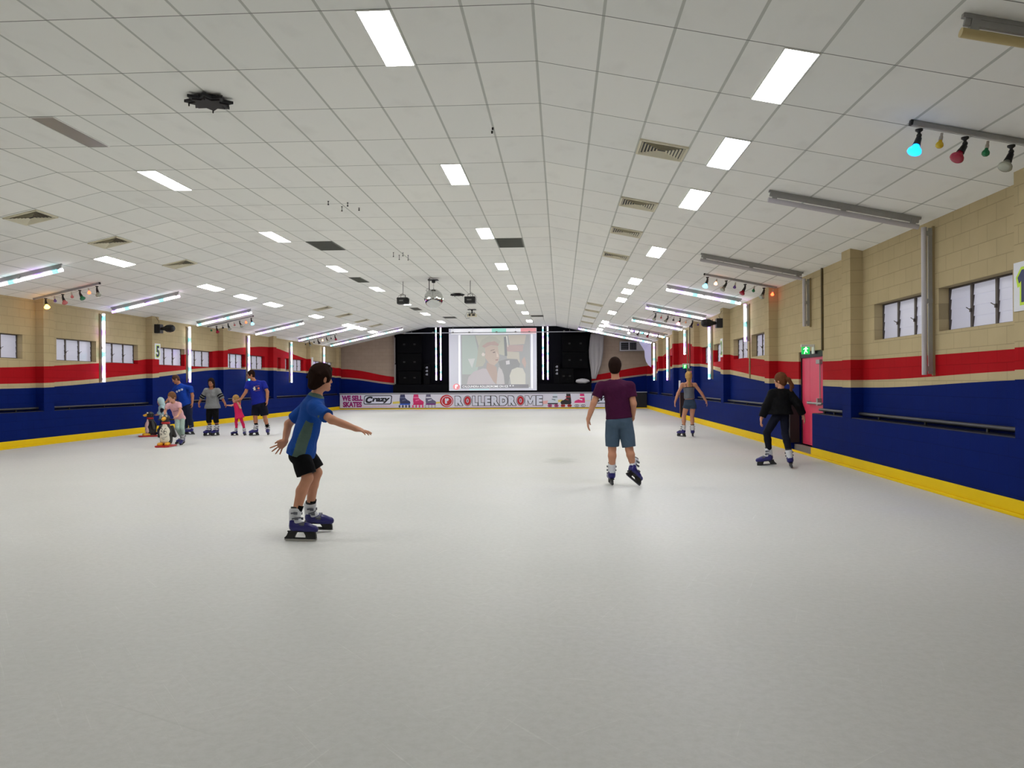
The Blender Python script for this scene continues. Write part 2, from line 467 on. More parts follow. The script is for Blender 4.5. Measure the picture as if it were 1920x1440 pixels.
# ---------------------------------------------------------------- windows: frosted louvres in dark frames
M_louvre = NT('frosted_louvre_glass')
M_louvre.b.inputs['Base Color'].default_value = col((150,150,165))
M_louvre.b.inputs['Roughness'].default_value = .3
M_louvre.b.inputs['Emission Color'].default_value = (.80,.80,.93,1)
M_louvre.b.inputs['Emission Strength'].default_value = .30
M_louvre = M_louvre.m
def window(n, y0, y1, rec, s):
    xf = rec + s*.15
    yc, zc = (y0+y1)/2, (WZ[0]+WZ[1])/2
    root = empty('window_%d' % n, (xf, yc, WZ[0]), kind='structure')
    b = MB(); w = y1 - y0; h = WZ[1]-WZ[0]; t = .02
    b.box((-.02, -w/2, 0), (.02, w/2, t)); b.box((-.02, -w/2, h-t), (.02, w/2, h))
    np_ = 3 if w > 1 else 1
    for i in range(np_+1):
        y = -w/2 + w*i/np_
        tt = .025 if 0 < i < np_ else .018
        b.box((-.022, max(-w/2, y-tt), 0), (.022, min(w/2, y+tt), h))
        if 0 < i < np_: b.box((-.03*s-.012, y-.012, h*.36), (-.03*s+.012, y+.012, h*.44)); b.cyl((-.03*s, y, h*.4), (-.06*s, y+.05, h*.47), .006, 6)
    b.build('window_frame', M_frame, root)
    b = MB()
    for i in range(np_):
        ya, yb = -w/2 + w*i/np_ + .02, -w/2 + w*(i+1)/np_ - .02
        for j in range(4):
            z0 = t + (h-2*t)*j/4; z1 = t + (h-2*t)*(j+1)/4 + .008
            tilt = random.choice([.004, .006, .008, .006])
            b.add([(-s*tilt, ya, z0), (-s*tilt, yb, z0), (s*tilt, yb, z1), (s*tilt, ya, z1),
                   (-s*tilt+s*.006, ya, z0), (-s*tilt+s*.006, yb, z0), (s*tilt+s*.006, yb, z1), (s*tilt+s*.006, ya, z1)],
                  [(0,1,2,3),(7,6,5,4),(0,4,5,1),(1,5,6,2),(2,6,7,3),(3,7,4,0)])
    b.build('louvre_panes', M_louvre, root)
nw = 0
for rec, s, ws in ((XRR, 1, winR), (XLR, -1, winL)):
    for a, c in ws:
        nw += 1; window(nw, a, c, rec, s)

# ---------------------------------------------------------------- doors
M_pink = mat('pink_door_paint', (224,60,96), .35, noise=.05, nscale=4)
def door(n, D, split):
    y0, y1, z0, z1 = D
    root = empty('door_%d' % n, (XRR+.06, (y0+y1)/2, z0), kind='structure')
    oy, oz = (y0+y1)/2, z0
    b = MB(); b.box((0, split+.004-oy, .01), (.05, y1-.03-oy, z1-.12-oz)); b.box((0, y0+.03-oy, .01), (.05, split-.004-oy, z1-.12-oz))
    b.build('door_leaf', M_pink, root, bevel=.004)
    b = MB(); b.box((-.03, y0-oy, z1-.12-oz), (.07, y1-oy, z1-oz)); b.box((-.02, y0-oy, 0), (.07, y0+.03-oy, z1-oz)); b.box((-.02, y1-.03-oy, 0), (.07, y1-oy, z1-oz))
    b.build('door_frame', M_dark, root)
    b = MB(); b.box((-.16, y0-oy, -.12), (.09, y1-oy, .0)); b.build('threshold', mat('worn_concrete', (118,112,106), .8, noise=.2), root)
    b = MB(); zb = .98 - oz
    b.cyl((-.06, split-.05-oy, zb), (-.06, y0+.05-oy, zb), .022, 10)
    b.box((-.08, y0+.26-oy, zb-.04), (0, y0+.34-oy, zb+.10)); b.box((-.07, split-.09-oy, zb-.03), (0, split-.04-oy, zb+.03))
    b.cyl((-.02, y0+.3-oy, zb), (-.02, y0+.3-oy, z1-.2-oz), .01, 8)
    b.build('push_bar', M_steel, root)
    b = MB(); b.box((-.06, y0+.2-oy, z1-.26-oz), (0, y0+.42-oy, z1-.18-oz)); b.build('door_closer', M_steel, root, bevel=.005)
door(1, DOOR, 16.45)
door(2, DOOR2, 31.6)
b = MB()
for D in (DOOR, DOOR2):
    b.box((XR-.004, D[1]-.06, .15), (XRR-.01, D[1]+.02, 1.0))
    b.box((XR-.012, D[1]+.02, .18), (XR, D[1]+.10, 1.0), 1)
tag(b.build('trim_3', [M_dark, mat('varnished_timber', (140,78,36), .5)]), kind='structure')

# ---------------------------------------------------------------- ceiling lights
def troffer_proto(name, m):
    root = empty(name)
    b = MB()
    b.box((-.15,-.6,-.012), (.15,-.588,.002)); b.box((-.15,.588,-.012), (.15,.6,.002)); b.box((-.15,-.588,-.012), (-.138,.588,.002)); b.box((.138,-.588,-.012), (.15,.588,.002))
    b.build('frame', M_white, root)
    b = MB(); b.box((-.138,-.588,-.008), (.138,.588,.002)); b.build('diffuser', m, root)
    return root
T_lit = troffer_proto('ceiling_light', M_panel)
T_blue = troffer_proto('ceiling_light', M_panelb)
M_unlit = mat('unlit_diffuser', (150,146,136), .25)
T_off = troffer_proto('ceiling_light', M_unlit)
used = set()
def place(proto, c, r, side=0):
    o = proto if proto.name not in used else copy_tree(proto)
    used.add(proto.name)
    o.location = ceil_pt(c, r, .001)
    o.rotation_euler = (0, TR if c > 0 else (-TL if c < -12 else 0), 0)
    return o
rows = {'mid': (-2.25, [-8,0,4,8,12,16,20,24,28], 'in the row left of the ridge'),
        'flat': (-9.75, [-8,0,4,8,12,16,20,24,28], 'in the row near the left crease'),
        'left': (-15.72, [-8,0,4,8,12,14,16,20,24,26,28], 'in the row on the left slope'),
        'right': (3.75, [-8,0,2,4,8,12,14,16,20,24,26,28], 'in the row on the right slope')}
vis0 = {'mid': 0, 'flat': 4, 'left': 8, 'right': 0}
for key, (c, rr, txt) in rows.items():
    n = 0
    for r in rr:
        blue = (key == 'right' and r == 2) or (key == 'left' and r == 14)
        o = place(T_blue if blue else T_lit, c, r + .5)
        if r >= vis0[key]:
            lab = ('bluish' if blue else 'white') + ' ceiling light, %s from the near end ' % word(n) + txt
            n += 1
        else:
            lab = 'white ceiling light behind the photographer ' + txt
        tag(o, lab, 'ceiling light', 'ceiling lights ' + txt)
o = place(T_off, -9.75, 2.5)
tag(o, 'unlit grey rectangular ceiling light at upper left of the ceiling', 'ceiling light')

# ---------------------------------------------------------------- air vents
def diffuser_proto():
    root = empty('air_vent')
    b = MB(); R = .295
    for a in (0, 1, 2, 3):
        M = Matrix.Rotation(a*math.pi/2, 4, 'Z')
        b.box((-R, -R, -.02), (R, -R+.03, .002), 0, M)
    b.build('vent_frame', M_beige, root)
    b = MB(); b.box((-R+.03, -R+.03, -.001), (R-.03, R-.03, .002)); b.build('duct_opening', M_dark, root)
    b = MB()
    for a in range(4):
        M = Matrix.Rotation(a*math.pi/2, 4, 'Z')
        for j in range(6):
            r0 = .05 + j*.038
            b.add([M @ Vector(p) for p in ((-r0,-r0,-.004),(r0,-r0,-.004),(r0+.02,-r0-.02,-.024),(-r0-.02,-r0-.02,-.024),
                                           (-r0,-r0,-.001),(r0,-r0,-.001),(r0+.02,-r0-.02,-.021),(-r0-.02,-r0-.02,-.021))],
                  [(0,1,2,3),(7,6,5,4),(0,4,5,1),(2,6,7,3),(1,5,6,2),(3,7,4,0)])
    b.build('vent_louvres', M_beige, root)
    return root
V0 = diffuser_proto(); used_v = False
for side, c, rr, txt in (('right', 2.5, (2.75, 5.25, 7.25, 9.65, 19.0, 21.2, 23.7, 26.3), 'right'), ('left', -14.5, (5.3, 7.3, 9.75, 19.2, 21.7, 24.2, 26.5), 'left')):
    for i, r in enumerate(rr):
        o = V0 if not used_v else copy_tree(V0); used_v = True
        o.location = ceil_pt(c, r, .001); o.rotation_euler = (0, TR if c > 0 else -TL, 0)
        tag(o, 'square beige air vent, %s from the near end on the %s ceiling slope' % (word(i), txt), 'air vent', 'square vents on the %s ceiling slope' % txt)
for i, (c, r, t) in enumerate(((-1.5, 9.5, 'nearest the ridge crease, beside a lit panel'), (-8.5, 9.5, 'in the middle left of the ceiling'), (-9.75, 14.5, 'between two lit panels of the left row'), (-9.75, 22.5, 'far down the left row beside the mirror ball'), (-8.4, 26.3, 'near the back wall right of the left row'), (-1.45, 26, 'small dark one near the back wall by the ridge'))):
    root = empty('return_air_grille', ceil_pt(c, r, .001), label='grey rectangular return air grille ' + t, cat='air grille', group='grey return air grilles')
    w, l = (.27, .55) if i < 2 else ((.15, .55) if i < 4 else (.27, .4))
    b = MB()
    for s in (-1, 1):
        b.box((s*(w+.012)-.012, -l-.02, -.012), (s*(w+.012)+.012, l+.02, .001)); b.box((-w, s*(l+.01)-.01, -.012), (w, s*(l+.01)+.01, .001))
    b.build('grille_frame', M_greygrille, root)
    b = MB(); n = 26
    b.box((-w, -l, -.003), (w, l, .001))
    for j in range(n): b.box((-w, -l+2*l*j/n, -.01), (w, -l+2*l*j/n+.012, -.002))
    b.build('grille_face', M_greygrille, root)
# ---------------------------------------------------------------- tube lights on the ceiling slopes and walls
M_tubeoff = mat('unlit_tube', (186,182,186), .3)
M_tubecream = mat('yellowed_tube_cover', (196,178,128), .4)
def tube_light(p, q, out, tubemat, label, group, cream=False):
    """batten from p to q; out = unit vector from mounting surface towards the tube; built in a frame whose x runs p->q"""
    p = Vector(p); q = Vector(q); d = q - p; L = d.length; ex = d.normalized(); ez = Vector(out).normalized(); ey = ez.cross(ex).normalized(); ez = ex.cross(ey)
    root = empty('tube_light', p, label=label, cat='tube light', group=group)
    root.rotation_euler = Matrix(((ex.x,ey.x,ez.x),(ex.y,ey.y,ez.y),(ex.z,ey.z,ez.z))).to_euler()
    b = MB(); b.box((-.01, -.018, -.13), (L+.01, .018, -.10)); b.build('mounting_strip', M_tan if abs(ex.z) > .9 else M_steel, root)
    b = MB(); b.box((.01, -.014, -.10), (L-.01, .014, -.05)); 
    for t in (.05, L/2-.03, L-.11): b.box((t, -.022, -.10), (t+.06, .022, -.02))
    b.build('housing', M_steel, root)
    b = MB(); b.cyl((0, 0, 0), (L, 0, 0), .034, 12); b.build('tube', tubemat, root)
    return root
def ceil_tube(side, y, xa, xb, m, label, group):
    dr = .10
    za, zb = ceil_z(xa) - dr, ceil_z(xb) - dr
    n = Vector((-math.sin(TR), 0, -math.cos(TR))) if side > 0 else Vector((math.sin(TL), 0, -math.cos(TL)))
    # origin at the tube axis; the batten reaches back to the ceiling
    a, c = (xa, xb)
    return tube_light((a, y, za - .035), (c, y, zb - .035), n, m, label, group)
TY = [5.78, 10.92, 16.15, 21.25, 26.35, 31.5, 36.6, 41.75]
RX = {0:(2.78,4.72),1:(2.76,4.70),2:(2.76,4.72),3:(2.76,4.66),4:(2.76,4.66),5:(2.76,4.68),6:(1.95,4.66),7:(.92,4.64)}
LX = {2:(-12.12,-10.28),3:(-12.14,-10.26),4:(-12.12,-10.26),5:(-12.10,-10.16),6:(-12.04,-9.2),7:(-12.04,-8.2)}
for i, (a, c) in RX.items():
    off = i < 3
    lab = ('unlit tube light on the right ceiling slope, %s from the near end' if off else 'lit white violet tube light across the right ceiling slope, %s from the near end') % word(i if off else i-3)
    ceil_tube(1, TY[i], a, c, M_tubecream if i == 0 else (M_tubeoff if off else M_led[0][i % 3]), lab, 'tube lights across the right ceiling slope')
for i, (a, c) in LX.items():
    ceil_tube(-1, TY[i], a, c, M_led[0][(i+1) % 3], 'lit white violet tube light across the left ceiling slope, %s from the near end' % word(i-2), 'tube lights across the left ceiling slope')
zt = ceil_z(XRR) - .10
RV = {1:(1.48,0),2:(2.48,0),3:(2.45,1),4:(1.50,1),5:(2.47,1),6:(1.50,1),7:(1.51,1)}
for i, (z0, lit) in RV.items():
    t = tube_light((XRR-.13, TY[i], z0), (XRR-.13, TY[i], zt), (-1,0,0), M_led[0][(i+1) % 3] if lit else M_tubeoff,
               ('lit vertical tube light on the right wall, %s lit one from the near end' % word(i-3)) if lit else 'unlit vertical tube light on the right wall, ' + ('beside the near louvred windows' if i == 1 else 'short one above the pink door'), 'vertical tube lights on the right wall')
    if i in (3, 5):
        b = MB(); b.box((z0-1.46-.0-z0+ -.0, -.035, -.13), (0, .035, -.10))
        b = MB(); b.box((-(z0-1.5), -.03, -.13), (-.02, .03, -.10)); b.build('lower_strip', M_tan, t)
for i in range(2, 8):
    tube_light((XLR+.13, TY[i], 1.50), (XLR+.13, TY[i], ceil_z(XLR)-.10), (1,0,0), M_led[0][i % 3], 'lit vertical tube light on the left wall, %s from the near end' % (word(i-3) if i > 2 else 'beyond the left edge, nearest') if i > 2 else 'lit vertical tube light on the left wall nearest the photographer, outside the left edge', 'vertical tube lights on the left wall')
for i, (x, lab) in enumerate(((-6.86, 'outer of the pair left of the screen'), (-6.60, 'inner of the pair left of the screen'), (-.96, 'inner of the pair right of the screen'), (-.70, 'outer of the pair right of the screen'))):
    tube_light((x, 44.30, 1.60), (x, 44.30, 4.50), (0,-1,0), M_led[0][i % 2], 'lit vertical tube light, ' + lab, 'vertical tube lights beside the screen')

# ---------------------------------------------------------------- lamp bars with coloured reflector bulbs and globes
GLASS = {
 'blue lit': mat('bulb_blue_lit', (20,150,255), .3, emit=3.0), 'cyan lit': mat('bulb_cyan_lit', (120,215,255), .3, emit=3.0),
 'red lit': mat('bulb_red_lit', (255,70,36), .3, emit=9.0), 'amber lit': mat('bulb_amber_lit', (255,176,60), .3, emit=16.0),
 'orange lit': mat('bulb_orange_lit', (255,150,90), .3, emit=14.0), 'pink lit': mat('bulb_pink_lit', (255,120,130), .3, emit=9.0), 'white lit': mat('bulb_white_lit', (255,240,225), .3, emit=6.0),
 'yellow': mat('bulb_yellow', (214,176,30), .2), 'red': mat('bulb_red', (160,18,50), .2), 'green': mat('bulb_green', (24,116,70), .2),
 'clear': mat('bulb_clear', (168,170,156), .12, .5), 'purple': mat('bulb_purple', (112,84,160), .2), 'pink': mat('bulb_pink', (214,120,120), .2), 'dark': mat('bulb_dark', (46,40,50), .2), 'pale': mat('bulb_pale_orange', (222,176,140), .2)}
M_socket = mat('bulb_socket', (188,180,168), .5)
def reflector(loc, d, color, parent_label, group):
    """black swivel holder with a flared reflector bulb pointing along d"""
    root = empty('reflector_lamp', loc, label=parent_label, cat='reflector lamp', group=group)
    d = Vector(d).normalized(); j = Vector((0,0,-.075))
    b = MB(); b.lathe([(0,.034),(.015,.034),(.03,.014),(.045,.014)], (0,0,0), (0,0,-1), 14); b.sphere((0,0,-.06), .024, 12, 8)
    b.lathe([(0,.014),(.01,.026),(.06,.030),(.10,.036)], j, d, 14)
    b.build('lamp_holder', M_black, root)
    b = MB(); b.lathe([(.09,.026),(.12,.036),(.155,.060),(.172,.063),(.180,.055),(.186,.03),(.188,.001)], j, d, 18)
    b.build('reflector_bulb', GLASS[color], root)
def globe(loc, d, color, label, group):
    root = empty('globe_lamp', loc, label=label, cat='globe bulb', group=group)
    d = Vector(d).normalized()
    b = MB(); b.lathe([(0,.012),(.03,.012),(.035,.017),(.07,.018)], (0,0,0), d, 12); b.build('lamp_socket', M_socket, root)
    b = MB(); b.lathe([(.07,.014),(.085,.018),(.10,.030),(.115,.035),(.13,.034),(.143,.022),(.148,.001)], (0,0,0), d, 14); b.build('globe_bulb', GLASS[color], root)
def lamp_bar(side, y, x_in, x_out, lamps, where):
    s = side; rec = empty('lamp_bar', (x_in, y, ceil_z(x_in)-.02), label='slim metal bar of coloured lamps on the ceiling slope, the %s one' % where, cat='lamp bar', group='lamp bars on the ceiling')
    L = abs(x_out - x_in)/math.cos(TR if s > 0 else TL)
    rec.rotation_euler = (0, TR if s > 0 else math.pi - TL, 0)
    b = MB(); zz = 1 if s > 0 else -1
    b.box((0,-.02,-.025*zz), (L,.02,.015*zz)); b.build('rail', M_steel, rec)
    b = MB(); b.box((-.012,-.022,-.028*zz), (.012,.022,.016*zz)); b.build('end_cap', M_black, rec)
    n = {'p': 0, 'g': 0}
    for i, (kind, color) in enumerate(lamps):
        if kind == ' ': continue
        x = x_in + s*(.07 + i*.208)
        p = (x, y, ceil_z(x) - .075)
        bulb = ('unlit ' + color if 'lit' not in color else color)
        sd = 'right' if s > 0 else 'left'
        lab = '%s %s, %s from inner end of the %s lamp bar' % (bulb, 'reflector bulb' if kind == 'p' else 'globe bulb', word(i), where)
        if kind == 'p': reflector(p, (-s*(.45+.15*(i % 3)), -.35, -1), color, lab, 'reflector lamps on the ' + where + ' lamp bar')
        else: globe(p, (-s*.25, -.1, -1), color, lab, 'globe bulbs on the ' + where + ' lamp bar')
lamp_bar(1, 7.78, 3.29, 4.82, [('p','blue lit'),('g','yellow'),('p','red'),('g','green'),('p','clear'),('g','purple')], 'nearest right')
lamp_bar(1, 18.42, 3.24, 4.84, [('p','cyan lit'),('g','orange lit'),('p','clear'),('g','purple'),('p','red'),('g','green'),('p','clear'),('g','red lit')][:7] + [('g','red lit')], 'second right')
lamp_bar(1, 28.0, 3.2, 4.84, [('p','clear'),('g','pink'),('p','clear'),('g','dark'),('p','pink lit'),('g','pale'),('p','dark'),('g','purple')], 'third right')
lamp_bar(1, 36.2, 3.02, 4.74, [('p','white lit'),('g','dark'),('p','dark'),('g','dark'),('p','red'),('g','orange lit'),('p','clear'),('g','amber lit')], 'farthest right')
lamp_bar(-1, 18.35, -10.78, -12.4, [('p','clear'),('g','red lit'),('p','green'),('g','pink'),('p','pink'),('g','purple'),('p','amber lit')], 'nearest left')
lamp_bar(-1, 27.75, -10.75, -12.4, [('p','cyan lit'),('g','red lit'),('p','clear'),('g','pink'),('p','clear'),('g','dark'),('p','red'),('g','green')], 'middle left')
lamp_bar(-1, 38.1, -10.7, -12.3, [('p','red'),('g','dark'),('p','clear'),('g','orange lit'),('p','dark'),('g','dark'),('p','clear'),('g','dark')], 'farthest left')

# ---------------------------------------------------------------- speakers on the pilasters
def wall_speaker(face, s, y, z, label):
    root = empty('wall_speaker', (face, y, z), label=label, cat='speaker', group='black horn speakers on the pilasters')
    b = MB(); b.box((0,-.11,-.14), (-s*.18,.11,.13)); b.box((-s*.18,-.03,-.03), (-s*.26,.03,.03)); b.build('speaker_bracket', M_black, root, bevel=.01)
    b = MB(); b.lathe([(.20,.05),(.26,.06),(.31,.075),(.37,.112),(.48,.122),(.57,.105),(.61,.07),(.615,.03)], (0,0,0), (-s,-.12,0), 8, smooth=False); b.build('speaker_body', M_black, root, bevel=.008)
    b = MB(); b.tube([(-s*.05,0,.13),(-s*.10,0,.2),(-s*.06,0,.27),(-s*.0,0,.36)], .006, 6); b.build('cable', M_black, root)
wall_speaker(XR, 1, 23.85, 3.12, 'black horn speaker on a bracket high on the right wall pilaster')
wall_speaker(XL, -1, 23.95, 3.13, 'black horn speaker on a bracket on the left pilaster, above the number five sign')

# ---------------------------------------------------------------- lettering helper
def text_geo(body, x0, z0, x1, z1, depth=.004, weight=0.0, shear=0.0):
    cu = bpy.data.curves.new('t', 'FONT'); cu.body = body; cu.offset = weight; cu.shear = shear; cu.extrude = 0; cu.resolution_u = 4
    o = bpy.data.objects.new('t', cu); COL.objects.link(o)
    dg = bpy.context.evaluated_depsgraph_get(); dg.update()
    me = bpy.data.meshes.new_from_object(o.evaluated_get(dg))
    vs = [v.co.copy() for v in me.vertices]; fs = [tuple(p.vertices) for p in me.polygons]
    bpy.data.objects.remove(o); bpy.data.curves.remove(cu); bpy.data.meshes.remove(me)
    ax, bx_ = min(v.x for v in vs), max(v.x for v in vs); ay, by = min(v.y for v in vs), max(v.y for v in vs)
    P = [((v.x-ax)/(bx_-ax)*(x1-x0)+x0, (v.y-ay)/(by-ay)*(z1-z0)+z0) for v in vs]
    # front faces plus edge walls for thickness
    edges = {}
    for f in fs:
        for i in range(len(f)):
            a, c = f[i], f[(i+1) % len(f)]
            edges[(a, c)] = 1
    n = len(P)
    F = list(fs)
    for (a, c) in list(edges):
        if (c, a) not in edges: F.append((c, a, a+n, c+n))
    return P, F, n, depth
def add_text(b, fn, body, x0, z0, x1, z1, d0=0, depth=.004, mat=0, weight=0.0, shear=0.0):
    P, F, n, _ = text_geo(body, x0, z0, x1, z1, depth, weight, shear)
    b.add([fn(u, v, d0+depth) for u, v in P] + [fn(u, v, d0) for u, v in P], F, mat)
def ellipse(cx, cz, rx, rz, n=28):
    return [(cx+rx*math.cos(2*math.pi*i/n), cz+rz*math.sin(2*math.pi*i/n)) for i in range(n)]
def ring(b, fn, cx, cz, rx, rz, w, d0, d1, mat, n=32):
    for i in range(n):
        a, c = 2*math.pi*i/n, 2*math.pi*(i+1)/n
        q = [(cx+(rx)*math.cos(a), cz+rz*math.sin(a)), (cx+rx*math.cos(c), cz+rz*math.sin(c)), (cx+(rx-w)*math.cos(c), cz+(rz-w)*math.sin(c)), (cx+(rx-w)*math.cos(a), cz+(rz-w)*math.sin(a))]
        b.prism(q, d0, d1, fn, mat)

M_signw = mat('sign_white', (226,228,232), .5); M_lime = mat('lime', (196,228,40), .5); M_navy = mat('navy', (18,36,84), .5); M_signg = mat('sign_green', (20,96,70), .5)
def number_sign(face, s, yc, zc, w, h, digit, label, m=None):
    root = empty('number_sign', (face, yc, zc), label=label, cat='number sign', group='number signs on the pilasters')
    fn = lambda u, v, d: Vector((-s*d, -s*u, v))
    b = MB(); b.prism([(-w/2,-h/2),(w/2,-h/2),(w/2,h/2),(-w/2,h/2)], 0, .012, fn); b.build('sign_board', M_signw, root)
    b = MB(); ww = w*.26
    if digit == '1':
        one = [(-.11,.09),(-.035,.165),(.06,.165),(.06,-.165),(-.045,-.165),(-.045,.055),(-.085,.03)]
        out = [(-.145,.095),(-.05,.195),(.09,.195),(.09,-.195),(-.075,-.195),(-.075,-.0),(-.115,-.01)]
        b.prism(out, .0125, .0145, fn, 0); b.prism(one, .0146, .0165, fn, 1)
        b.build('digit', [M_lime, m or M_navy], root); return
    add_text(b, fn, digit, -ww-.035, -h*.36-.02, ww+.035, h*.36+.02, .0125, .002, 0, .045)
    add_text(b, fn, digit, -ww, -h*.36, ww, h*.36, .015, .002, 1, .035)
    b.build('digit', [M_lime, m or M_navy], root)
number_sign(XR, 1, 8.48, 2.36, .38, .50, '1', 'white sign with navy number 1 edged in lime, at the right edge')
number_sign(XL, -1, 24.03, 2.44, .34, .48, '5', 'white sign with a navy number 5 edged in lime, on the left pilaster')
number_sign(XR, 1, 23.93, 2.40, .34, .54, '2', 'white sign with a dark green number, on the far right pilaster below the horn speaker', M_signg)

def exit_sign(y, label, lit=True):
    root = empty('exit_sign', (XRR, y, 2.02), label=label, cat='exit sign', group='exit signs over the doors')
    b = MB(); b.box((0,-.02,-.08), (-.02,.12,.10)); b.box((-.02,-.012,.05), (-.25,.04,.10)); b.build('sign_bracket', M_white, root, bevel=.004)
    b = MB(); b.box((-.09,0,-.09), (-.24,.03,.055)); b.build('sign_panel', mat('exit_green', (20,190,80), .4, emit=.9), root)
    b = MB()
    fn = lambda u, v, d: Vector((u, -d, v))
    cx, cz = -.165, -.015
    b.prism(ellipse(cx+.005, cz+.062, .013, .013, 12), 0, .003, fn)
    b.prism([(cx-.018,cz+.045),(cx+.02,cz+.045),(cx+.012,cz-.005),(cx-.016,cz-.005)], 0, .003, fn)
    b.prism([(cx-.016,cz-.003),(cx,cz-.003),(cx-.022,cz-.07),(cx-.036,cz-.066)], 0, .003, fn)
    b.prism([(cx-.002,cz-.003),(cx+.013,cz-.003),(cx+.034,cz-.045),(cx+.022,cz-.05)], 0, .003, fn)
    b.prism([(cx-.018,cz+.044),(cx-.014,cz+.034),(cx-.045,cz+.012),(cx-.05,cz+.02)], 0, .003, fn)
    b.prism([(cx+.018,cz+.044),(cx+.014,cz+.034),(cx+.042,cz+.022),(cx+.046,cz+.031)], 0, .003, fn)
    b.build('running_man_symbol', mat('exit_white', (230,255,235), .4, emit=1.6), root)
exit_sign(15.95, 'green lit exit sign with a running figure above the near pink door')
exit_sign(31.2, 'small exit sign above the far pink door behind the girl in the grey top')
# conduits
for y, z0, z1, lab in ((15.42, 1.98, ceil_z(XRR), 'near'), (30.95, 2.0, ceil_z(XRR), 'far')):
    b = MB(); b.cyl((XRR-.02, y, z0), (XRR-.02, y, z1), .022 if lab == 'near' else .016, 8)
    tag(b.build('conduit', mat('brown_conduit', (88,74,44), .6)), 'thin brown vertical conduit running from the %s pink door up to the ceiling' % lab, 'conduit')
b = MB(); b.box((XRR-.06, 34.6, 2.1), (XRR, 35.0, 2.35)); tag(b.build('junction_box', M_signw, bevel=.01), 'small white junction box on the far right wall between windows', 'junction box')
b = MB(); b.box((XRR-.015, 33.45, 1.14), (XRR, 33.9, 1.48)); tag(b.build('notice', M_signw), 'small white paper notice on the blue right wall beside the girl in the grey top', 'notice')

# handrails on the ledges
for side, rec, s in (('right', XRR, 1), ('left', XLR, -1)):
    for i, p in enumerate(PIL):
        y0, y1 = p + .42, min(p + PITCH - .02, 44.2)
        if y1 < 6 or (side == 'left' and y1 < 14): continue
        if side == 'right':
            if y0 < DOOR[0] < y1: y1 = DOOR[0] - .02; 
            if y0 < DOOR2[0] < y1: y1 = DOOR2[0] - .05
        b = MB(); b.cyl((0,0,0), (0,y1-y0,0), .028, 10)
        o = empty('handrail', (rec - s*.06, y0, NB+.075), label='dark pipe handrail on the ledge of the %s wall, %s from the near end' % (side, word(i - (2 if side == 'right' else 3))), cat='handrail', group='pipe handrails along the %s wall' % side)
        b.build('pipe', mat('rail_dark_metal', (52,52,58), .45, .4), o)
        b = MB(); n = 3
        for k in range(n):
            yy = (y1-y0)*(k+.5)/n; b.box((-.012, yy-.02, -.065), (.012, yy+.02, -.02))
        b.build('rail_foot', M_black, o)

# ---------------------------------------------------------------- things hanging in the middle
def star_fixture(loc, R, label, rz=.2):
    root = empty('star_fixture', loc, rz, label=label, cat='star fixture', group='black star shaped ceiling fixtures')
    fn = lambda u, v, d: Vector((u, v, -d))
    b = MB(); pts = [((R if i % 2 == 0 else R*.66)*math.cos(math.pi*i/8), (R if i % 2 == 0 else R*.66)*math.sin(math.pi*i/8)) for i in range(16)]
    b.prism(pts, .03, .06, fn); b.prism(ellipse(0,0,R*.5,R*.5,8), 0, .03, fn); b.build('star_plate', M_dark, root)
    b = MB(); b.prism([(x*.78, y*.78) for x, y in pts], .06, .075, fn)
    for a in range(4): b.cyl((R*.8*math.cos(a*math.pi/2),R*.8*math.sin(a*math.pi/2),-.05), (R*.8*math.cos(a*math.pi/2),R*.8*math.sin(a*math.pi/2),-.10), .008, 6)
    b.build('lower_plate', mat('star_underside', (34,30,32), .7), root)
star_fixture(ceil_pt(-6.05, 1.62), .26, 'black star shaped fixture under the tiles at upper left')
star_fixture((-3.6, 28.2, H), .26, 'small black star shaped fixture right of the mirror ball', .6)
for i, (x, y, l) in enumerate(((-3.98,13.72,.05),(-3.86,14.15,.07),(-3.68,13.86,.05),(-3.59,14.3,.03),(-3.99,19.2,.09),(-3.93,19.6,.10),(-3.77,19.25,.07),(-3.72,19.65,.11))):
    o = empty('ceiling_bolt', (x, y, H), label='short black threaded bolt under the ceiling, %s of the four in the %s cluster' % (word(i % 4), 'near' if i < 4 else 'far'), cat='bolt', group='black ceiling bolts')
    b = MB(); b.cyl((0,0,0), (0,0,-l), .006, 6); b.cyl((0,0,-l), (0,0,-l-.018), .014, 6); b.cyl((0,0,0), (0,0,-.012), .014, 6); b.build('threaded_shaft', M_black, o)
for j, (x, y) in enumerate(((-.84, 10.09), (-.82, 9.95))):
    b = MB(); b.cyl((0,0,0), (0,0,-.03), .012, 8); tag(b.build('ceiling_hook', M_black, off=None), 'tiny black hook left of the ridge crease, %s' % ('far one' if j == 0 else 'near one'), 'hook').location = (x, y, H)
root = empty('mirror_ball', (-3.78, 24.0, H), label='silver mirror ball hanging in the middle of the hall', cat='mirror ball')
b = MB(); b.sphere((0,0,-.612), .285, 56, 32, smooth=False); b.build('mirrored_sphere', mat('mirror_tiles', (205,207,205), .06, 1.0), root)
b = MB(); b.box((-.16,-.10,-.07), (.14,.10,-.045)); b.lathe([(.07,.06),(.13,.055),(.145,.03)], (0,0,0), (0,0,-1), 14); b.build('motor', M_black, root)
b = MB()
for k in range(3): b.tube([(0,0,-.145-.05*k),(.016 if k%2 else 0,0.0 if k%2 else .016,-.165-.05*k),(0,0,-.195-.05*k),(-.016 if k%2 else 0,0.0 if k%2 else -.016,-.165-.05*k),(0,0,-.145-.05*k)], .005, 5)
b.cyl((0,0,-.29), (0,0,-.34), .01, 8); b.build('chain', M_steel, root)
b = MB(); b.cyl((-.13,0,0), (-.13,0,-.36), .013, 8); b.tube([(-.13,0,-.30),(-.20,0,-.31),(-.225,0,-.36),(-.19,0,-.41),(-.13,0,-.40),(-.12,0,-.34)], .005, 6); b.build('hanging_pole', M_black, root)
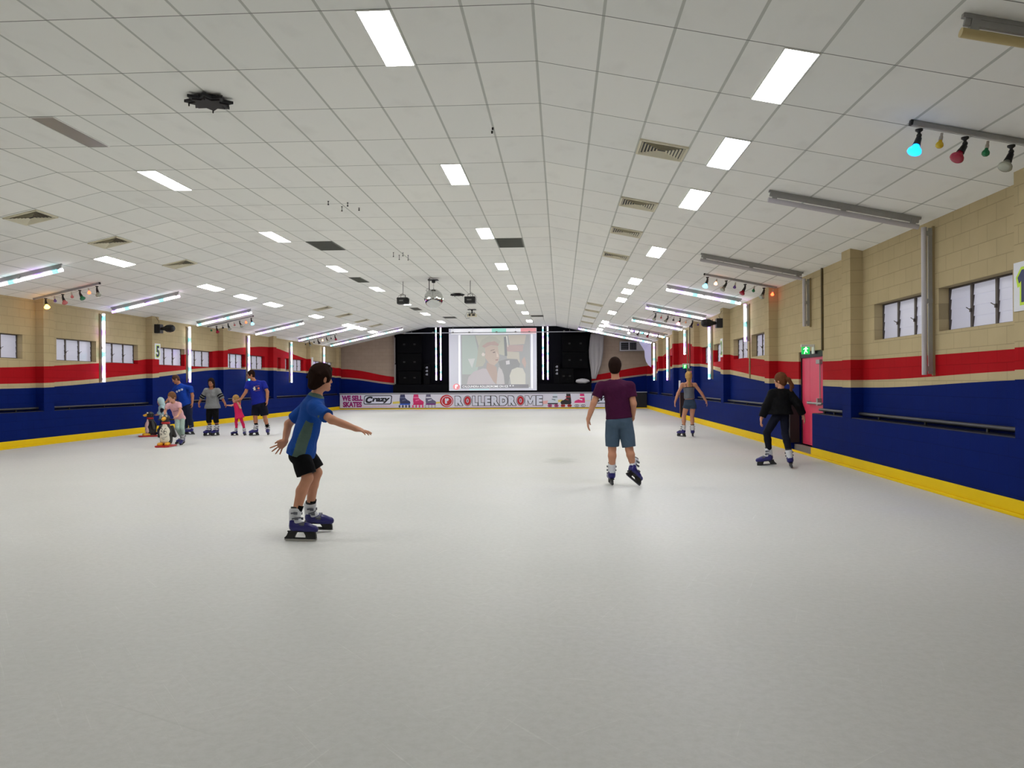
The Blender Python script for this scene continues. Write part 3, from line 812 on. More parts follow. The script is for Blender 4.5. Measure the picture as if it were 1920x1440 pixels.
def effect_light(x, y, drop, label, round_):
    root = empty('effect_light', (x, y, H), label=label, cat='stage light', group='black effect lights beside the mirror ball')
    b = MB(); b.cyl((0,0,0), (0,0,-drop), .013, 8); b.build('hanging_pole', M_steel, root)
    b = MB(); b.tube([(-.07,0,-drop-.12),(-.07,0,-drop-.02),(0,0,-drop),(.07,0,-drop-.02),(.07,0,-drop-.12)], .012, 6); b.build('yoke', M_black, root)
    b = MB(); b.box((-.17,-.16,-drop-.30), (.17,.16,-drop-.10))
    if round_: b.lathe([(0,.09),(.08,.10),(.09,.08)], (.1,-.1,-drop-.2), (.5,-1,0), 16)
    b.build('light_body', M_black, root, bevel=.02)
    b = MB(); b.box((-.09,-.165,-drop-.22), (.05,-.158,-drop-.18)); b.build('vent_strip', mat('grey_label', (110,110,108), .5), root)
    b = MB(); s = -1 if round_ else 1; b.tube([(0,0,-drop+.05),(s*.12,0,-drop-.03),(s*.2,0,-drop-.12),(s*.18,.02,-drop-.2),(s*.13,.03,-drop-.24)], .006, 6); b.build('cable', M_black, root)
effect_light(-4.84, 24.7, .40, 'black round-lensed effect light on a pole left of the mirror ball', True)
effect_light(-2.75, 24.67, .40, 'black square effect light on a pole right of the mirror ball', False)
root = empty('projector', (-3.76, 34.3, H), label='small pale projector on a black ceiling mount, right of the mirror ball', cat='projector')
b = MB(); b.box((-.18,-.14,-.02), (.18,.14,0)); b.lathe([(0,.07),(.05,.03),(.12,.025),(.15,.06)], (0,0,-.01), (0,0,-1), 12); b.box((-.14,-.10,-.17), (.14,.10,-.155)); b.build('ceiling_mount', M_black, root)
b = MB(); b.box((-.2,-.16,-.31), (.2,.16,-.19)); b.build('projector_body', M_beige, root, bevel=.02)
b = MB(); b.lathe([(0,.045),(.03,.045),(.032,.03)], (-.08,-.16,-.25), (0,-1,0), 14); b.box((.02,-.165,-.28), (.14,-.158,-.22)); b.build('lens', M_black, root)
b = MB(); b.tube([(-.05,0,-.10),(-.22,0,-.14),(-.30,0,-.28),(-.24,0,-.38),(-.12,0,-.36),(-.1,0,-.31)], .007, 6); b.build('cable', M_black, root)

# ---------------------------------------------------------------- stage end
def bxp(px): return -5.83 + (px - 853)*.02939          # banner layout helper (metres along the barrier)
M_blackwall = mat('black_wall_paint', (6,6,11), .8, spec=.1, noise=.1, nscale=3)
M_cab = mat('black_cabinet', (5,5,7), .8, spec=.1)
b = MB()
xs = [-9.30, X1, X0, 1.70]
for i in range(3):
    xa, xb = xs[i], xs[i+1]
    b.add([(xa,YB-.06,0),(xb,YB-.06,0),(xb,YB,0),(xa,YB,0),(xa,YB-.06,ceil_z(xa)),(xb,YB-.06,ceil_z(xb)),(xb,YB,ceil_z(xb)),(xa,YB,ceil_z(xa))], [(0,3,2,1),(4,5,6,7),(0,1,5,4),(1,2,6,5),(2,3,7,6),(3,0,4,7)])
xe = (2.9, 3.9)
tag(b.build('wall_stage', M_blackwall), kind='structure')
b = MB(); b.box((-9.3,44.42,0), (1.68,YB-.06,1.36)); b.box((-12.5,44.5,0), (-9.3,YB,.8)); b.box((1.68,44.5,0), (XRR,YB,.8)); tag(b.build('trim_4', M_blackwall), kind='structure')
def cabinet(x0, z0, x1, z1, label, deep=.36, grille=True):
    root = empty('speaker_cabinet', ((x0+x1)/2, 44.68, z0), label=label, cat='speaker cabinet', group='black speaker cabinets on the stage')
    w, h = x1-x0, z1-z0
    b = MB(); b.box((-w/2,-deep/2,0), (w/2,deep/2,h)); b.build('cabinet_body', M_cab, root, bevel=.02)
    b = MB(); b.box((-w/2+.05,-deep/2-.012,.06), (w/2-.05,-deep/2,h-.06)); b.build('speaker_grille', mat('speaker_mesh', (8,8,10), .9, spec=.1, bump=1, nscale=200), root)
    b = MB()
    for s in (-1, 1): b.box((s*w*.22-.06,-deep/2-.03,h*.45), (s*w*.22+.06,-deep/2-.012,h*.55))
    b.build('handle', mat('handle_grey', (10,10,12), .7), root)
cabinet(-9.05, 3.12, -7.72, 4.08, 'upper black speaker cabinet of the stack left of the screen')
cabinet(-9.05, 2.14, -7.72, 3.10, 'middle black speaker cabinet of the stack left of the screen')
cabinet(-9.00, 1.37, -7.75, 2.12, 'bottom black speaker cabinet of the stack left of the screen')
cabinet(.10, 3.12, 1.50, 4.02, 'upper black speaker cabinet of the stack right of the screen')
cabinet(.10, 2.22, 1.50, 3.10, 'middle black speaker cabinet of the stack right of the screen')
cabinet(-.05, 1.37, .72, 2.20, 'bottom black speaker cabinet right of the screen beside the white bundle')
for x, lab in ((-7.42, 'left'), (-.22, 'right')):
    root = empty('amplifier_rack', (x, 44.62, 1.37), label='narrow black amplifier rack with white markings %s of the screen' % lab, cat='amplifier rack')
    b = MB(); b.box((-.17,-.15,0), (.17,.15,1.15)); b.build('rack_case', M_cab, root, bevel=.01)
    b = MB()
    for k in range(3):
        z = .50 + .19*k
        b.box((-.02,-.158,z), (.07,-.15,z+.11)); b.box((-.06,-.158,z+.02), (-.03,-.15,z+.07))
    b.build('rack_marking', mat('dim_white', (130,130,138), .6), root)
b = MB(); b.box((-9.27,44.6,1.4), (-9.18,44.7,2.5)); b.box((-9.27,44.6,2.55), (-9.20,44.7,4.0)); tag(b.build('white_strip_light', mat('dim_tube', (120,112,108), .5)), 'pale unlit strip light standing at the left edge of the stage', 'strip light')
# crumpled white bundle
def blob(name, c, r, sc, m, seed, amp=.25):
    random.seed(seed); b = MB(); b.sphere((0,0,0), r, 28, 18, sc=sc)
    vs = []
    ph = [random.uniform(0, 6) for _ in range(8)]
    for p in b.v:
        v = Vector(p); k = 1 + amp*(math.sin(11*v.x/r+ph[0])*.3 + math.sin(7*v.z/r+ph[1]+3*v.x/r)*.3 + math.sin(9*v.y/r+ph[2]+5*v.z/r)*.2)
        vs.append(tuple(v*k))
    b.v = vs
    o = b.build(name, m); o.location = c
    return o
M_sheet = mat('white_sheet', (176,174,178), .6)
tag(blob('fabric_bundle', (1.20, 44.62, 1.50), .20, (1.9,.8,.72), M_sheet, 3, .12), 'crumpled white fabric bundle on the stage right of the screen', 'fabric bundle')
# gathered hanging sheet
b = MB(); rings = []
prof = [(4.08,2.02,.36),(3.7,1.98,.38),(3.2,1.95,.40),(2.8,1.93,.37),(2.4,1.92,.31),(2.0,1.87,.21),(1.75,1.83,.15),(1.62,1.82,.12)]
N = 48
for z, cx, w in prof:
    rings.append([(cx + w*math.cos(2*math.pi*i/N), 44.62 + .05*math.sin(2*math.pi*i/N) + .022*math.sin(9*2*math.pi*i/N + z*1.3)*(1 if z > 1.8 else .5), z) for i in range(N)])
b.add([p for r in rings for p in r], [(j*N+i, (j+1)*N+i, (j+1)*N+(i+1)%N, j*N+(i+1)%N) for j in range(len(rings)-1) for i in range(N)] + [tuple(range(N)), tuple((len(rings)-1)*N+i for i in range(N))[::-1]], 0, True)
tag(b.build('hanging_sheet', mat('grey_white_curtain', (150,146,148), .7)), 'gathered greyish white sheet hanging at the right end of the stage', 'curtain')
# wall air unit
root = empty('air_unit', (3.75, YB, 3.14), label='white boxed air unit with dark louvres high on the back wall at right', cat='air unit')
b = MB(); b.box((-.50,-.35,0), (.95,0,.52)); b.build('unit_case', mat('unit_grey', (170,168,176), .5), root, bevel=.01)
b = MB(); b.box((-.44,-.36,.06), (-.03,-.35,.46)); b.box((.04,-.36,.06), (.40,-.35,.46)); b.build('dark_opening', M_dark, root)
b = MB()
for k in range(3): b.box((-.44,-.37,.12+.11*k), (-.03,-.355,.135+.11*k))
for k in range(4): b.box((.10+.08*k,-.37,.06), (.115+.08*k,-.355,.46))
b.build('louvre', mat('louvre_grey', (84,84,96), .5), root)
b = MB(); b.cyl((0,-.36,.5), (0,-.36,.95), .02, 8); b.build('hanger', M_steel, root)
# clear-white plastic sheet hanging in the far right corner
b = MB(); fn = lambda u, v, d: Vector((u, 42.35 + d + .05*math.sin((u-3.9)*5), v))
poly = [(4.0,3.58)] + [(4.35,3.0)] + [(4.37,2.75),(4.43,2.50),(4.53,2.32),(4.66,2.21),(4.69,2.19)] + [(4.69,3.50)]
b.prism([(4.02,3.60),(4.36,3.06),(4.37,2.75),(4.43,2.50),(4.53,2.32),(4.69,2.20),(4.69,3.52)], 0, .01, fn)
tag(b.build('plastic_sheet', mat('milky_plastic', (188,186,214), .22)), 'milky plastic sheet with a rounded corner hanging in the far right corner', 'plastic sheet')
b = MB(); b.box((XL, 39.3, 2.0), (XL+.04, 39.5, 2.75)); tag(b.build('notice_board', M_signw), 'tall thin white board on the far left wall behind the boy\'s head', 'board')

# projection screen
def scr(u, v, d): return Vector((u, -d, v))
SX, SY, SZ = -3.73, 44.40, 1.01
root = empty('projection_screen', (SX, SY, SZ), label='large white projection screen showing a pale picture of a woman, centre of the back wall', cat='projection screen')
def smat(name, rgb, e=.26):
    e *= 1.6; g_ = sum(rgb)/3; rgb = tuple(int(x*.6+g_*.4) for x in rgb) 
    return mat('projected_'+name, rgb, .8, emit=e, spec=.1)
b = MB(); b.prism([(-2.43,0),(2.42,0),(2.42,3.43),(-2.43,3.43)], -.03, 0, scr); b.build('screen_fabric', smat('white', (196,198,214)), root)
pic = [('bg', (162,166,168), [(-1.75,.18),(2.06,.18),(2.06,3.08),(-1.75,3.08)]),
 ('teal', (168,184,178), [(-1.7,.9),(-.9,.9),(-.75,1.6),(-.85,2.4),(-1.0,3.05),(-1.7,3.05)]),
 ('khaki', (182,184,168), [(-.95,3.05),(-.7,2.2),(.35,2.0),(.75,1.9),(.75,3.05)]),
 ('shelf', (190,182,168), [(.85,3.05),(1.85,3.05),(1.75,2.55),(.95,2.5)]), ('shelfr', (186,160,158), [(.75,2.5),(1.7,2.5),(1.65,2.15),(.8,2.12)]),
 ('cream', (186,182,168), [(.75,2.15),(1.45,2.1),(1.5,1.5),(.8,1.5)]),
 ('dark', (148,150,154), [(.3,1.6),(.8,1.75),(1.35,1.72),(1.5,1.45),(1.4,1.05),(1.1,.9),(.9,.6),(.85,.32),(.55,.32),(.55,.9),(.4,1.3)]),
 ('post', (138,142,148), [(.62,2.95),(.74,2.95),(.8,1.9),(.66,1.9)]), ('postw', (214,216,206), [(.74,3.0),(.80,3.0),(.86,2.4),(.82,2.4)]),
 ('hair', (176,178,164), [(-.95,1.3),(-.85,1.9),(-.8,2.4),(-.6,2.8),(-.2,3.0),(.15,2.95),(.45,2.7),(.35,2.55),(.0,2.75),(-.35,2.6),(-.45,2.2),(-.4,1.6),(-.55,1.35)]),
 ('band', (186,158,152), [(-.6,2.45),(-.3,2.65),(.1,2.72),(.35,2.55),(.3,2.45),(-.1,2.5),(-.45,2.35)]),
 ('face', (192,172,158), [(-.42,2.35),(-.1,2.48),(.28,2.42),(.33,2.1),(.37,1.85),(.30,1.6),(.12,1.4),(-.1,1.38),(-.28,1.6),(-.42,1.8)]),
 ('neck', (184,160,150), [(-.32,1.55),(.05,1.4),(.2,1.3),(.25,.9),(.2,.35),(.02,.5),(-.2,.9),(-.36,1.2)]),
 ('shirtl', (184,176,182), [(-1.45,.34),(-1.35,.75),(-1.05,1.05),(-.55,1.22),(-.35,1.2),(-.2,.9),(.02,.5),(.15,.34)]),
 ('shirtr', (188,182,186), [(.2,.34),(.25,.95),(.33,1.3),(.5,1.15),(.6,.85),(.65,.34)]),
 ('tee', (196,194,182), [(1.0,.34),(.92,.8),(1.05,1.15),(1.35,1.27),(1.65,1.22),(1.8,.9),(1.8,.34)]),
 ('hand', (190,164,156), [(1.62,1.7),(1.75,1.85),(1.85,1.5),(1.78,1.2),(1.6,1.55)]),
 ('mic', (200,198,202), [(.72,1.62),(.92,1.66),(.94,1.45),(.74,1.42)]), ('ear', (206,196,190), [(-.62,2.0),(-.55,2.1),(-.42,2.02),(-.46,1.9),(-.58,1.9)]),
 ('brow', (160,138,130), [(-.12,2.22),(.1,2.28),(.1,2.24),(-.12,2.17)]), ('eye', (140,124,122), [(.0,2.12),(.13,2.15),(.14,2.09),(.02,2.07)]), ('nose', (206,188,176), [(.2,2.15),(.3,1.98),(.33,1.84),(.22,1.84)]), ('lips', (176,130,128), [(.14,1.70),(.30,1.73),(.28,1.66),(.16,1.65)]),
 ('tri', (190,194,194), [(-1.38,1.75),(-.98,1.78),(-1.15,1.25)]), ('bar', (138,136,146), [(-1.76,.13),(1.98,.13),(1.96,.33),(-1.76,.33)])]
b = MB(); ms = []
for i, (nm, c, pl) in enumerate(pic):
    ms.append(smat(nm, c, .30)); b.prism(pl, .0003*i, .001 + .0003*i, scr, i)
b.build('projected_picture', ms, root)
b = MB(); b.prism([(-2.3,3.12),(2.4,3.12),(2.4,3.40),(-2.3,3.40)], 0, .002, scr, 0); b.prism([(-.05,3.16),(.75,3.16),(.75,3.42),(-.05,3.42)], .002, .004, scr, 1); b.prism([(1.55,3.14),(2.4,3.14),(2.4,3.42),(1.55,3.42)], .002, .004, scr, 2)
b.prism([(-1.9,.12),(-1.8,.12),(-1.8,3.08),(-1.9,3.08)], 0, .002, scr, 0); b.prism([(2.12,.1),(2.2,.1),(2.2,3.08),(2.12,3.08)], 0, .002, scr, 0)
b.prism([(-1.3,.03),(-.2,.03),(-.2,.10),(-1.3,.10)], 0, .002, scr, 3)
b.build('projected_light_patch', [smat('pale', (222,224,232), .45), smat('mint', (128,226,204), .4), smat('coral', (236,130,136), .5), smat('aqua', (160,206,212), .4)], root)
b = MB(); add_text(b, scr, 'CALOUNDRA ROLLERDROME ON ICE', -1.68, .17, .84, .29, .009, .002, 0, .01)
add_text(b, scr, '" "', .92, .22, 1.15, .29, .009, .002, 0, .02); b.build('caption', smat('caption', (226,226,230), .45), root)
b = MB(); b.prism(ellipse(-2.02,.22,.2,.17), .001, .003, scr, 0); add_text(b, scr, 'r', -2.09, .12, -1.94, .33, .003, .002, 1, .06); b.build('logo', [smat('red', (236,120,130), .45), smat('logo_white', (240,240,244), .5)], root)
# lighting bar in front of the screen
root = empty('lighting_bar', (-3.8, 44.2, 4.20), label='long thin metal bar with clamps across the top of the stage', cat='lighting bar')
b = MB(); b.cyl((-5.42,0,0), (5.4,0,0), .025, 10); b.build('bar', mat('bar_metal', (178,178,186), .4, .5), root)
b = MB()
for x in (-4.8,-3.2,-2.1,-1.2,.3,1.35,2.1,3.1,4.0,4.9): b.box((x-.05,-.04,-.03), (x+.05,.04,.06))
b.build('clamp', M_steel, root)
b = MB()
for x in (-4.4,-2.1,-1.0,1.35,3.0,4.3): b.cyl((x,0,0), (x,0,ceil_z(x-3.8)-4.2), .008, 6)
b.build('hanging_rod', M_steel, root)

# barrier and banner
b = MB(); b.box((XL+.03, 44.33, 0), (XR-.03, 44.42, .86)); tag(b.build('rink_barrier', M_dark), 'low black barrier closing the far end of the ice', 'barrier')
b = MB(); b.box((XL+.02, 44.27, .86), (XR-.02, 44.43, .905)); tag(b.build('barrier_rail', mat('rail_aluminium', (176,176,184), .4, .4)), 'thin pale metal rail along the top of the far barrier', 'rail')
b = MB(); b.box((XL+.03, 44.24, 0), (XR-.03, 44.33, .045)); tag(b.build('baseboard_back', M_yellow), kind='structure')
BN = empty('banner', (0, 44.33, 0), label='long white advertising banner with roller skates and red lettering on the far barrier', cat='banner')
def bn(u, v, d): return Vector((u, -d, v))
xa, xb = -12.27, 3.62
b = MB(); b.prism([(xa,.075),(xb,.075),(xb,.835),(xa,.835)], .002, .012, bn); b.build('banner_sheet', mat('banner_white', (216,214,228), .4), BN)
b = MB()
for (u0, u1, v0, v1, i) in ((-9.3,-8.9,.3,.45,0),(-6.95,-6.6,.3,.42,0),(-11.2,-9.2,.13,.19,1),(-5.9,-1.0,.1,.15,1),(-1.0,-.7,.25,.45,2),(-.25,.1,.35,.5,0),(.7,1.6,.40,.44,0),(1.7,3.4,.32,.42,0)):
    b.prism([(u0,v0),(u1,v0+.02),(u1,v1),(u0,v1-.03)], .0125, .014, bn, i)
b.build('colour_streak', [mat('streak_yellow', (226,206,96), .5), mat('streak_pink', (226,180,214), .5), mat('streak_coral', (232,176,176), .5)], BN)
M_magenta = mat('magenta_ink', (150,20,112), .5); M_ink = mat('black_ink', (16,18,34), .5); M_redink = mat('red_ink', (186,26,38), .5); M_whiteink = mat('white_ink', (218,220,236), .5)
b = MB(); add_text(b, bn, 'WE SELL', -12.16, .47, -10.98, .78, .0145, .002, 0, .06); add_text(b, bn, 'SKATES', -12.1, .12, -11.03, .43, .0145, .002, 0, .06); b.build('we_sell_skates_lettering', M_magenta, BN)
def crazy(x0, x1, tag_):
    b = MB(); w = x1-x0; r = .1
    def rr(x0, z0, x1, z1, r, sh=.12):
        pts = []
        for cx, cz, a0 in ((x1-r, z1-r, 0), (x0+r, z1-r, 90), (x0+r, z0+r, 180), (x1-r, z0+r, 270)):
            for k in range(5):
                a = math.radians(a0 + 22.5*k); pts.append((cx + r*math.cos(a), cz + r*math.sin(a)))
        return [(x + (z-z0)*sh, z) for x, z in pts]
    o1 = rr(x0, .27, x1-.06, .78, .1); o2 = rr(x0+.045, .315, x1-.105, .735, .07)
    b.prism(o1, .0125, .0150, bn, 0); b.prism(o2, .0150, .0165, bn, 1)
    add_text(b, bn, 'C', x0+.12, .34, x0+w*.33, .72, .0165, .002, 0, .06, .25)
    add_text(b, bn, 'razy', x0+w*.30, .34, x1-.12, .64, .0165, .002, 0, .05, .25)
    add_text(b, bn, 'SKATES', x0+w*.3, .15, x0+w*.82, .22, .0145, .002, 2, 0, .1)
    b.build('logo_lettering', [M_ink, M_whiteink, mat('faint_pink', (206,176,200), .5)], BN)
crazy(-10.95, -9.32, 'left'); crazy(1.62, 3.32, 'right')
LET = [('R',853,868),('O',869,884.5),('L',886,896),('L',897,908),('E',909,920),('R',921,936),('D',937,952),('R',953,968),('O',968.5,984),('M',984.5,1004.5),('E',1005.5,1017.5)]
for ch, a, c in LET:
    xa_, xc = bxp(a), bxp(c); b = MB()
    if ch == 'O':
        cx = (xa_+xc)/2; rx = (xc-xa_)/2
        b.prism(ellipse(cx, .455, rx, .29), .015, .018, bn, 0); b.prism(ellipse(cx, .455, rx-.03, .262), .018, .019, bn, 1); b.prism(ellipse(cx, .455, rx-.045, .245), .019, .020, bn, 2)
        b.prism(ellipse(cx, .455, .065, .11), .020, .021, bn, 1); b.prism(ellipse(cx, .455, .045, .09), .021, .022, bn, 3); b.prism([(cx-.014,.43),(cx+.014,.43),(cx+.014,.52),(cx-.014,.52)], .022, .023, bn, 2); b.prism(ellipse(cx, .395, .016, .018, 10), .022, .023, bn, 2)
    elif ch == 'M':
        mm = [(0,0),(0,1),(.30,1),(.5,.55),(.70,1),(1,1),(1,0),(.77,0),(.77,.62),(.58,.16),(.42,.16),(.23,.62),(.23,0)]
        w_ = xc - xa_ - .03
        for dx_, dz_ in ((-1,-1),(-1,0),(-1,1),(0,-1),(0,1),(1,-1),(1,0),(1,1)):
            b.prism([(xa_+.015+x*w_+dx_*.02, .19+z*.52+dz_*.022) for x, z in mm], .0145, .0155, bn, 0)
        b.prism([(xa_+.015+x*w_, .19+z*.52) for x, z in mm], .0165, .0185, bn, 1)
    else:
        wt_ = .07
        for dx_, dz_ in ((-1,-1),(-1,0),(-1,1),(0,-1),(0,1),(1,-1),(1,0),(1,1)):
            add_text(b, bn, ch, xa_+.012+dx_*.028, .19+dz_*.026, xc-.012+dx_*.028, .71+dz_*.026, .0145, .001, 0, wt_)
        add_text(b, bn, ch, xa_+.012, .19, xc-.012, .71, .0165, .002, 1, wt_)
    b.build('banner_letter', [M_ink, M_whiteink, M_redink, mat('grey_ink', (120,124,140), .5)], BN)
b = MB(); cx, cz = bxp(837.3), .45
b.prism(ellipse(cx, cz, .37, .34), .0125, .015, bn, 0); b.prism(ellipse(cx+.02, cz-.01, .30, .275), .015, .016, bn, 1); b.prism(ellipse(cx+.02, cz-.01, .27, .245), .016, .017, bn, 0)
add_text(b, bn, 'r', cx-.09, cz-.15, cx+.13, cz+.15, .017, .002, 1, .09); b.build('round_logo', [M_redink, M_whiteink], BN)
def skate_picture(cx, w, colors, inline=True, flip=1, high=False):
    """flat print of a skate: boot, cuff, frame, wheels"""
    b = MB(); X = lambda t: cx + flip*(t-.5)*w
    P = lambda pts: [(X(u), .09 + v*.74) for u, v in pts]
    boot = [(.12,.36),(.10,.62),(.16,.98),(.52,.98),(.56,.72),(.72,.58),(.92,.48),(.98,.36),(.9,.28),(.2,.28)] if inline else \
           [(.08,.30),(.10,.55),(.16,.98),(.50,.98),(.50,.66),(.66,.54),(.90,.46),(.98,.34),(.95,.28),(.1,.28)]
    b.prism(P(boot), .0125, .0145, bn, 0)
    b.prism(P([(.16,.80),(.54,.80),(.55,.70),(.14,.70)]), .0145, .0155, bn, 1)
    b.prism(P([(.3,.56),(.6,.62),(.62,.56),(.32,.48)]), .0145, .0155, bn, 1)
    b.prism(P([(.08,.30),(.97,.30),(.92,.20),(.14,.20)]), .0145, .016, bn, 2)
    xs = (.10,.36,.62,.88) if inline else (.16,.30,.70,.84)
    for x in xs:
        rx = .075 if inline else .09
        b.prism(ellipse(X(x), .09+.10*.74, rx*w if inline else .075, .075 if not inline else .075, 16), .016, .018, bn, 3)
        b.prism(ellipse(X(x), .09+.10*.74, .03, .03, 10), .018, .019, bn, 1)
    b.build('skate_picture', [mat('ink_%d_%d_%d' % c, c, .5) for c in colors], BN)
skate_picture(bxp(757.5), .70, [(44,48,90),(90,96,130),(40,90,200),(26,28,40)])
skate_picture(bxp(783), .70, [(206,30,104),(232,110,160),(196,24,92),(214,40,116)])
skate_picture(bxp(806.5), .68, [(96,92,120),(206,206,220),(112,28,120),(150,150,160)])
skate_picture(bxp(1037), .66, [(206,216,228),(120,128,140),(40,42,54),(200,40,130)], False, -1)
skate_picture(bxp(1061.5), .66, [(22,20,26),(150,40,50),(30,28,32),(170,36,36)], False, -1)
skate_picture(bxp(1087), .66, [(214,34,116),(236,236,240),(226,226,232),(150,140,160)], False, -1)
# ---------------------------------------------------------------- people: smooth bodies grown from blended tapered limbs
A = lambda *p: np.array(p, np.float32)
def unit(v): v = np.asarray(v, np.float64); return v/np.linalg.norm(v)
class Field:
    """signed distance field on a grid; parts are blended in and the surface is extracted as one mesh"""
    def __init__(s, lo, hi, h):
        s.h = h; s.o = np.array(lo, np.float32) - 3*h
        s.n = np.ceil((np.array(hi) + 3*h - s.o)/h).astype(int) + 1
        s.D = np.full(s.n, .2, np.float32)
    def block(s, lo, hi):
        i0 = np.clip(np.floor((lo - s.o)/s.h).astype(int), 0, s.n-1); i1 = np.clip(np.ceil((hi - s.o)/s.h).astype(int)+1, 1, s.n)
        if (i1 <= i0).any(): return None, None
        ax = [s.o[k] + s.h*np.arange(i0[k], i1[k], dtype=np.float32) for k in range(3)]
        X, Y, Z = np.meshgrid(*ax, indexing='ij')
        return tuple(slice(i0[k], i1[k]) for k in range(3)), (X, Y, Z)
    def join(s, sl, d, k, sub=False):
        D = s.D[sl]
        if sub:
            s.D[sl] = np.maximum(D, -d); return
        if k > 0:
            hh = np.clip(.5 + .5*(D - d)/k, 0, 1)
            s.D[sl] = D*(1-hh) + d*hh - k*hh*(1-hh)
        else: s.D[sl] = np.minimum(D, d)
    def cone(s, a, b, ra, rb, k=.02, wide=None, ws=1.0, cuts=(), sub=False, bulge=0):
        a = np.array(a, np.float32); b = np.array(b, np.float32)
        m = max(ra, rb)*max(ws, 1) + bulge + k + 2*s.h
        sl, G = s.block(np.minimum(a, b) - m, np.maximum(a, b) + m)
        if sl is None: return
        P = np.stack([G[0]-a[0], G[1]-a[1], G[2]-a[2]], -1); v = b - a
        if wide is not None:
            w = unit(wide).astype(np.float32); f = (1/ws - 1)
            P = P + (P @ w)[..., None]*w*f; v = v + (v @ w)*w*f
        t = np.clip((P @ v)/max(float(v @ v), 1e-9), 0, 1)
        r = ra + (rb-ra)*t + bulge*np.sin(np.pi*t)**2
        d = np.linalg.norm(P - t[..., None]*v, axis=-1) - r
        for c, n in cuts:
            n = unit(n).astype(np.float32); c = np.array(c, np.float32)
            d = np.maximum(d, (G[0]-c[0])*n[0] + (G[1]-c[1])*n[1] + (G[2]-c[2])*n[2])
        s.join(sl, d.astype(np.float32), k, sub)
    def ell(s, c, ax, rad, k=.02, sub=False):
        c = np.array(c, np.float32); m = max(rad) + k + 2*s.h
        sl, G = s.block(c - m, c + m)
        if sl is None: return
        P = np.stack([G[0]-c[0], G[1]-c[1], G[2]-c[2]], -1); q = 0
        for a, r in zip(ax, rad): q = q + ((P @ np.asarray(a, np.float32))/r)**2
        q = np.sqrt(q); d = (q - 1)*min(rad) if sub else (q-1)*(sum(rad)/3)
        s.join(sl, d.astype(np.float32), k, sub)
    def cut(s, c, n):
        c = np.array(c, np.float32); n = unit(n).astype(np.float32)
        ax = [s.o[k] + s.h*np.arange(s.n[k], dtype=np.float32) for k in range(3)]
        pl = (ax[0]-c[0])[:, None, None]*n[0] + (ax[1]-c[1])[None, :, None]*n[1] + (ax[2]-c[2])[None, None, :]*n[2]
        s.D = np.maximum(s.D, pl)
    def mesh(s, name, m, parent, colorize=None):
        D = s.D; n = D.shape; S = D < 0
        c = [S[i:n[0]-1+i, j:n[1]-1+j, k:n[2]-1+k] for i in (0,1) for j in (0,1) for k in (0,1)]
        anyc = c[0].copy(); allc = c[0].copy()
        for x in c[1:]: anyc |= x; allc &= x
        act = anyc & ~allc
        I = np.argwhere(act); idx = -np.ones(act.shape, np.int64); idx[act] = np.arange(len(I))
        acc = np.zeros((len(I), 3)); cnt = np.zeros(len(I))
        cor = [(i, j, k) for i in (0,1) for j in (0,1) for k in (0,1)]
        V = [D[I[:,0]+i, I[:,1]+j, I[:,2]+k] for i, j, k in cor]
        for p in range(8):
            for q in range(p+1, 8):
                if sum(abs(cor[p][t]-cor[q][t]) for t in range(3)) != 1: continue
                m_ = (V[p] < 0) != (V[q] < 0)
                t = V[p][m_]/(V[p][m_] - V[q][m_])
                acc[m_] += np.array(cor[p]) + t[:, None]*(np.array(cor[q]) - np.array(cor[p])); cnt[m_] += 1
        vs = (I + acc/cnt[:, None])*s.h + s.o
        F = []
        for ax in range(3):
            a = [slice(None)]*3; b = [slice(None)]*3; a[ax] = slice(0, -1); b[ax] = slice(1, None)
            E = S[tuple(a)] != S[tuple(b)]
            o1, o2 = (ax+1) % 3, (ax+2) % 3
            e = np.argwhere(E); e = e[(e[:, o1] > 0) & (e[:, o2] > 0) & (e[:, o1] < n[o1]-1) & (e[:, o2] < n[o2]-1)]
            ins = S[tuple(e.T)]
            d1 = np.zeros(3, int); d1[o1] = 1; d2 = np.zeros(3, int); d2[o2] = 1
            q = np.stack([idx[tuple((e-d1-d2).T)], idx[tuple((e-d2).T)], idx[tuple(e.T)], idx[tuple((e-d1).T)]], 1)
            q[~ins] = q[~ins][:, ::-1]
            F.append(q)
        F = np.concatenate(F)
        me = bpy.data.meshes.new(name)
        me.vertices.add(len(vs)); me.vertices.foreach_set('co', vs.astype(np.float32).ravel())
        me.loops.add(F.size); me.loops.foreach_set('vertex_index', F.ravel().astype(np.int32))
        me.polygons.add(len(F)); me.polygons.foreach_set('loop_start', np.arange(0, F.size, 4, dtype=np.int32))
        for x in (m if isinstance(m, (list, tuple)) else [m]): me.materials.append(x)
        if colorize is not None:
            cen = vs[F].mean(1); me.polygons.foreach_set('material_index', colorize(cen).astype(np.int32))
        me.polygons.foreach_set('use_smooth', np.ones(len(F), bool))
        me.update(calc_edges=True)
        return link(bpy.data.objects.new(name, me), parent)

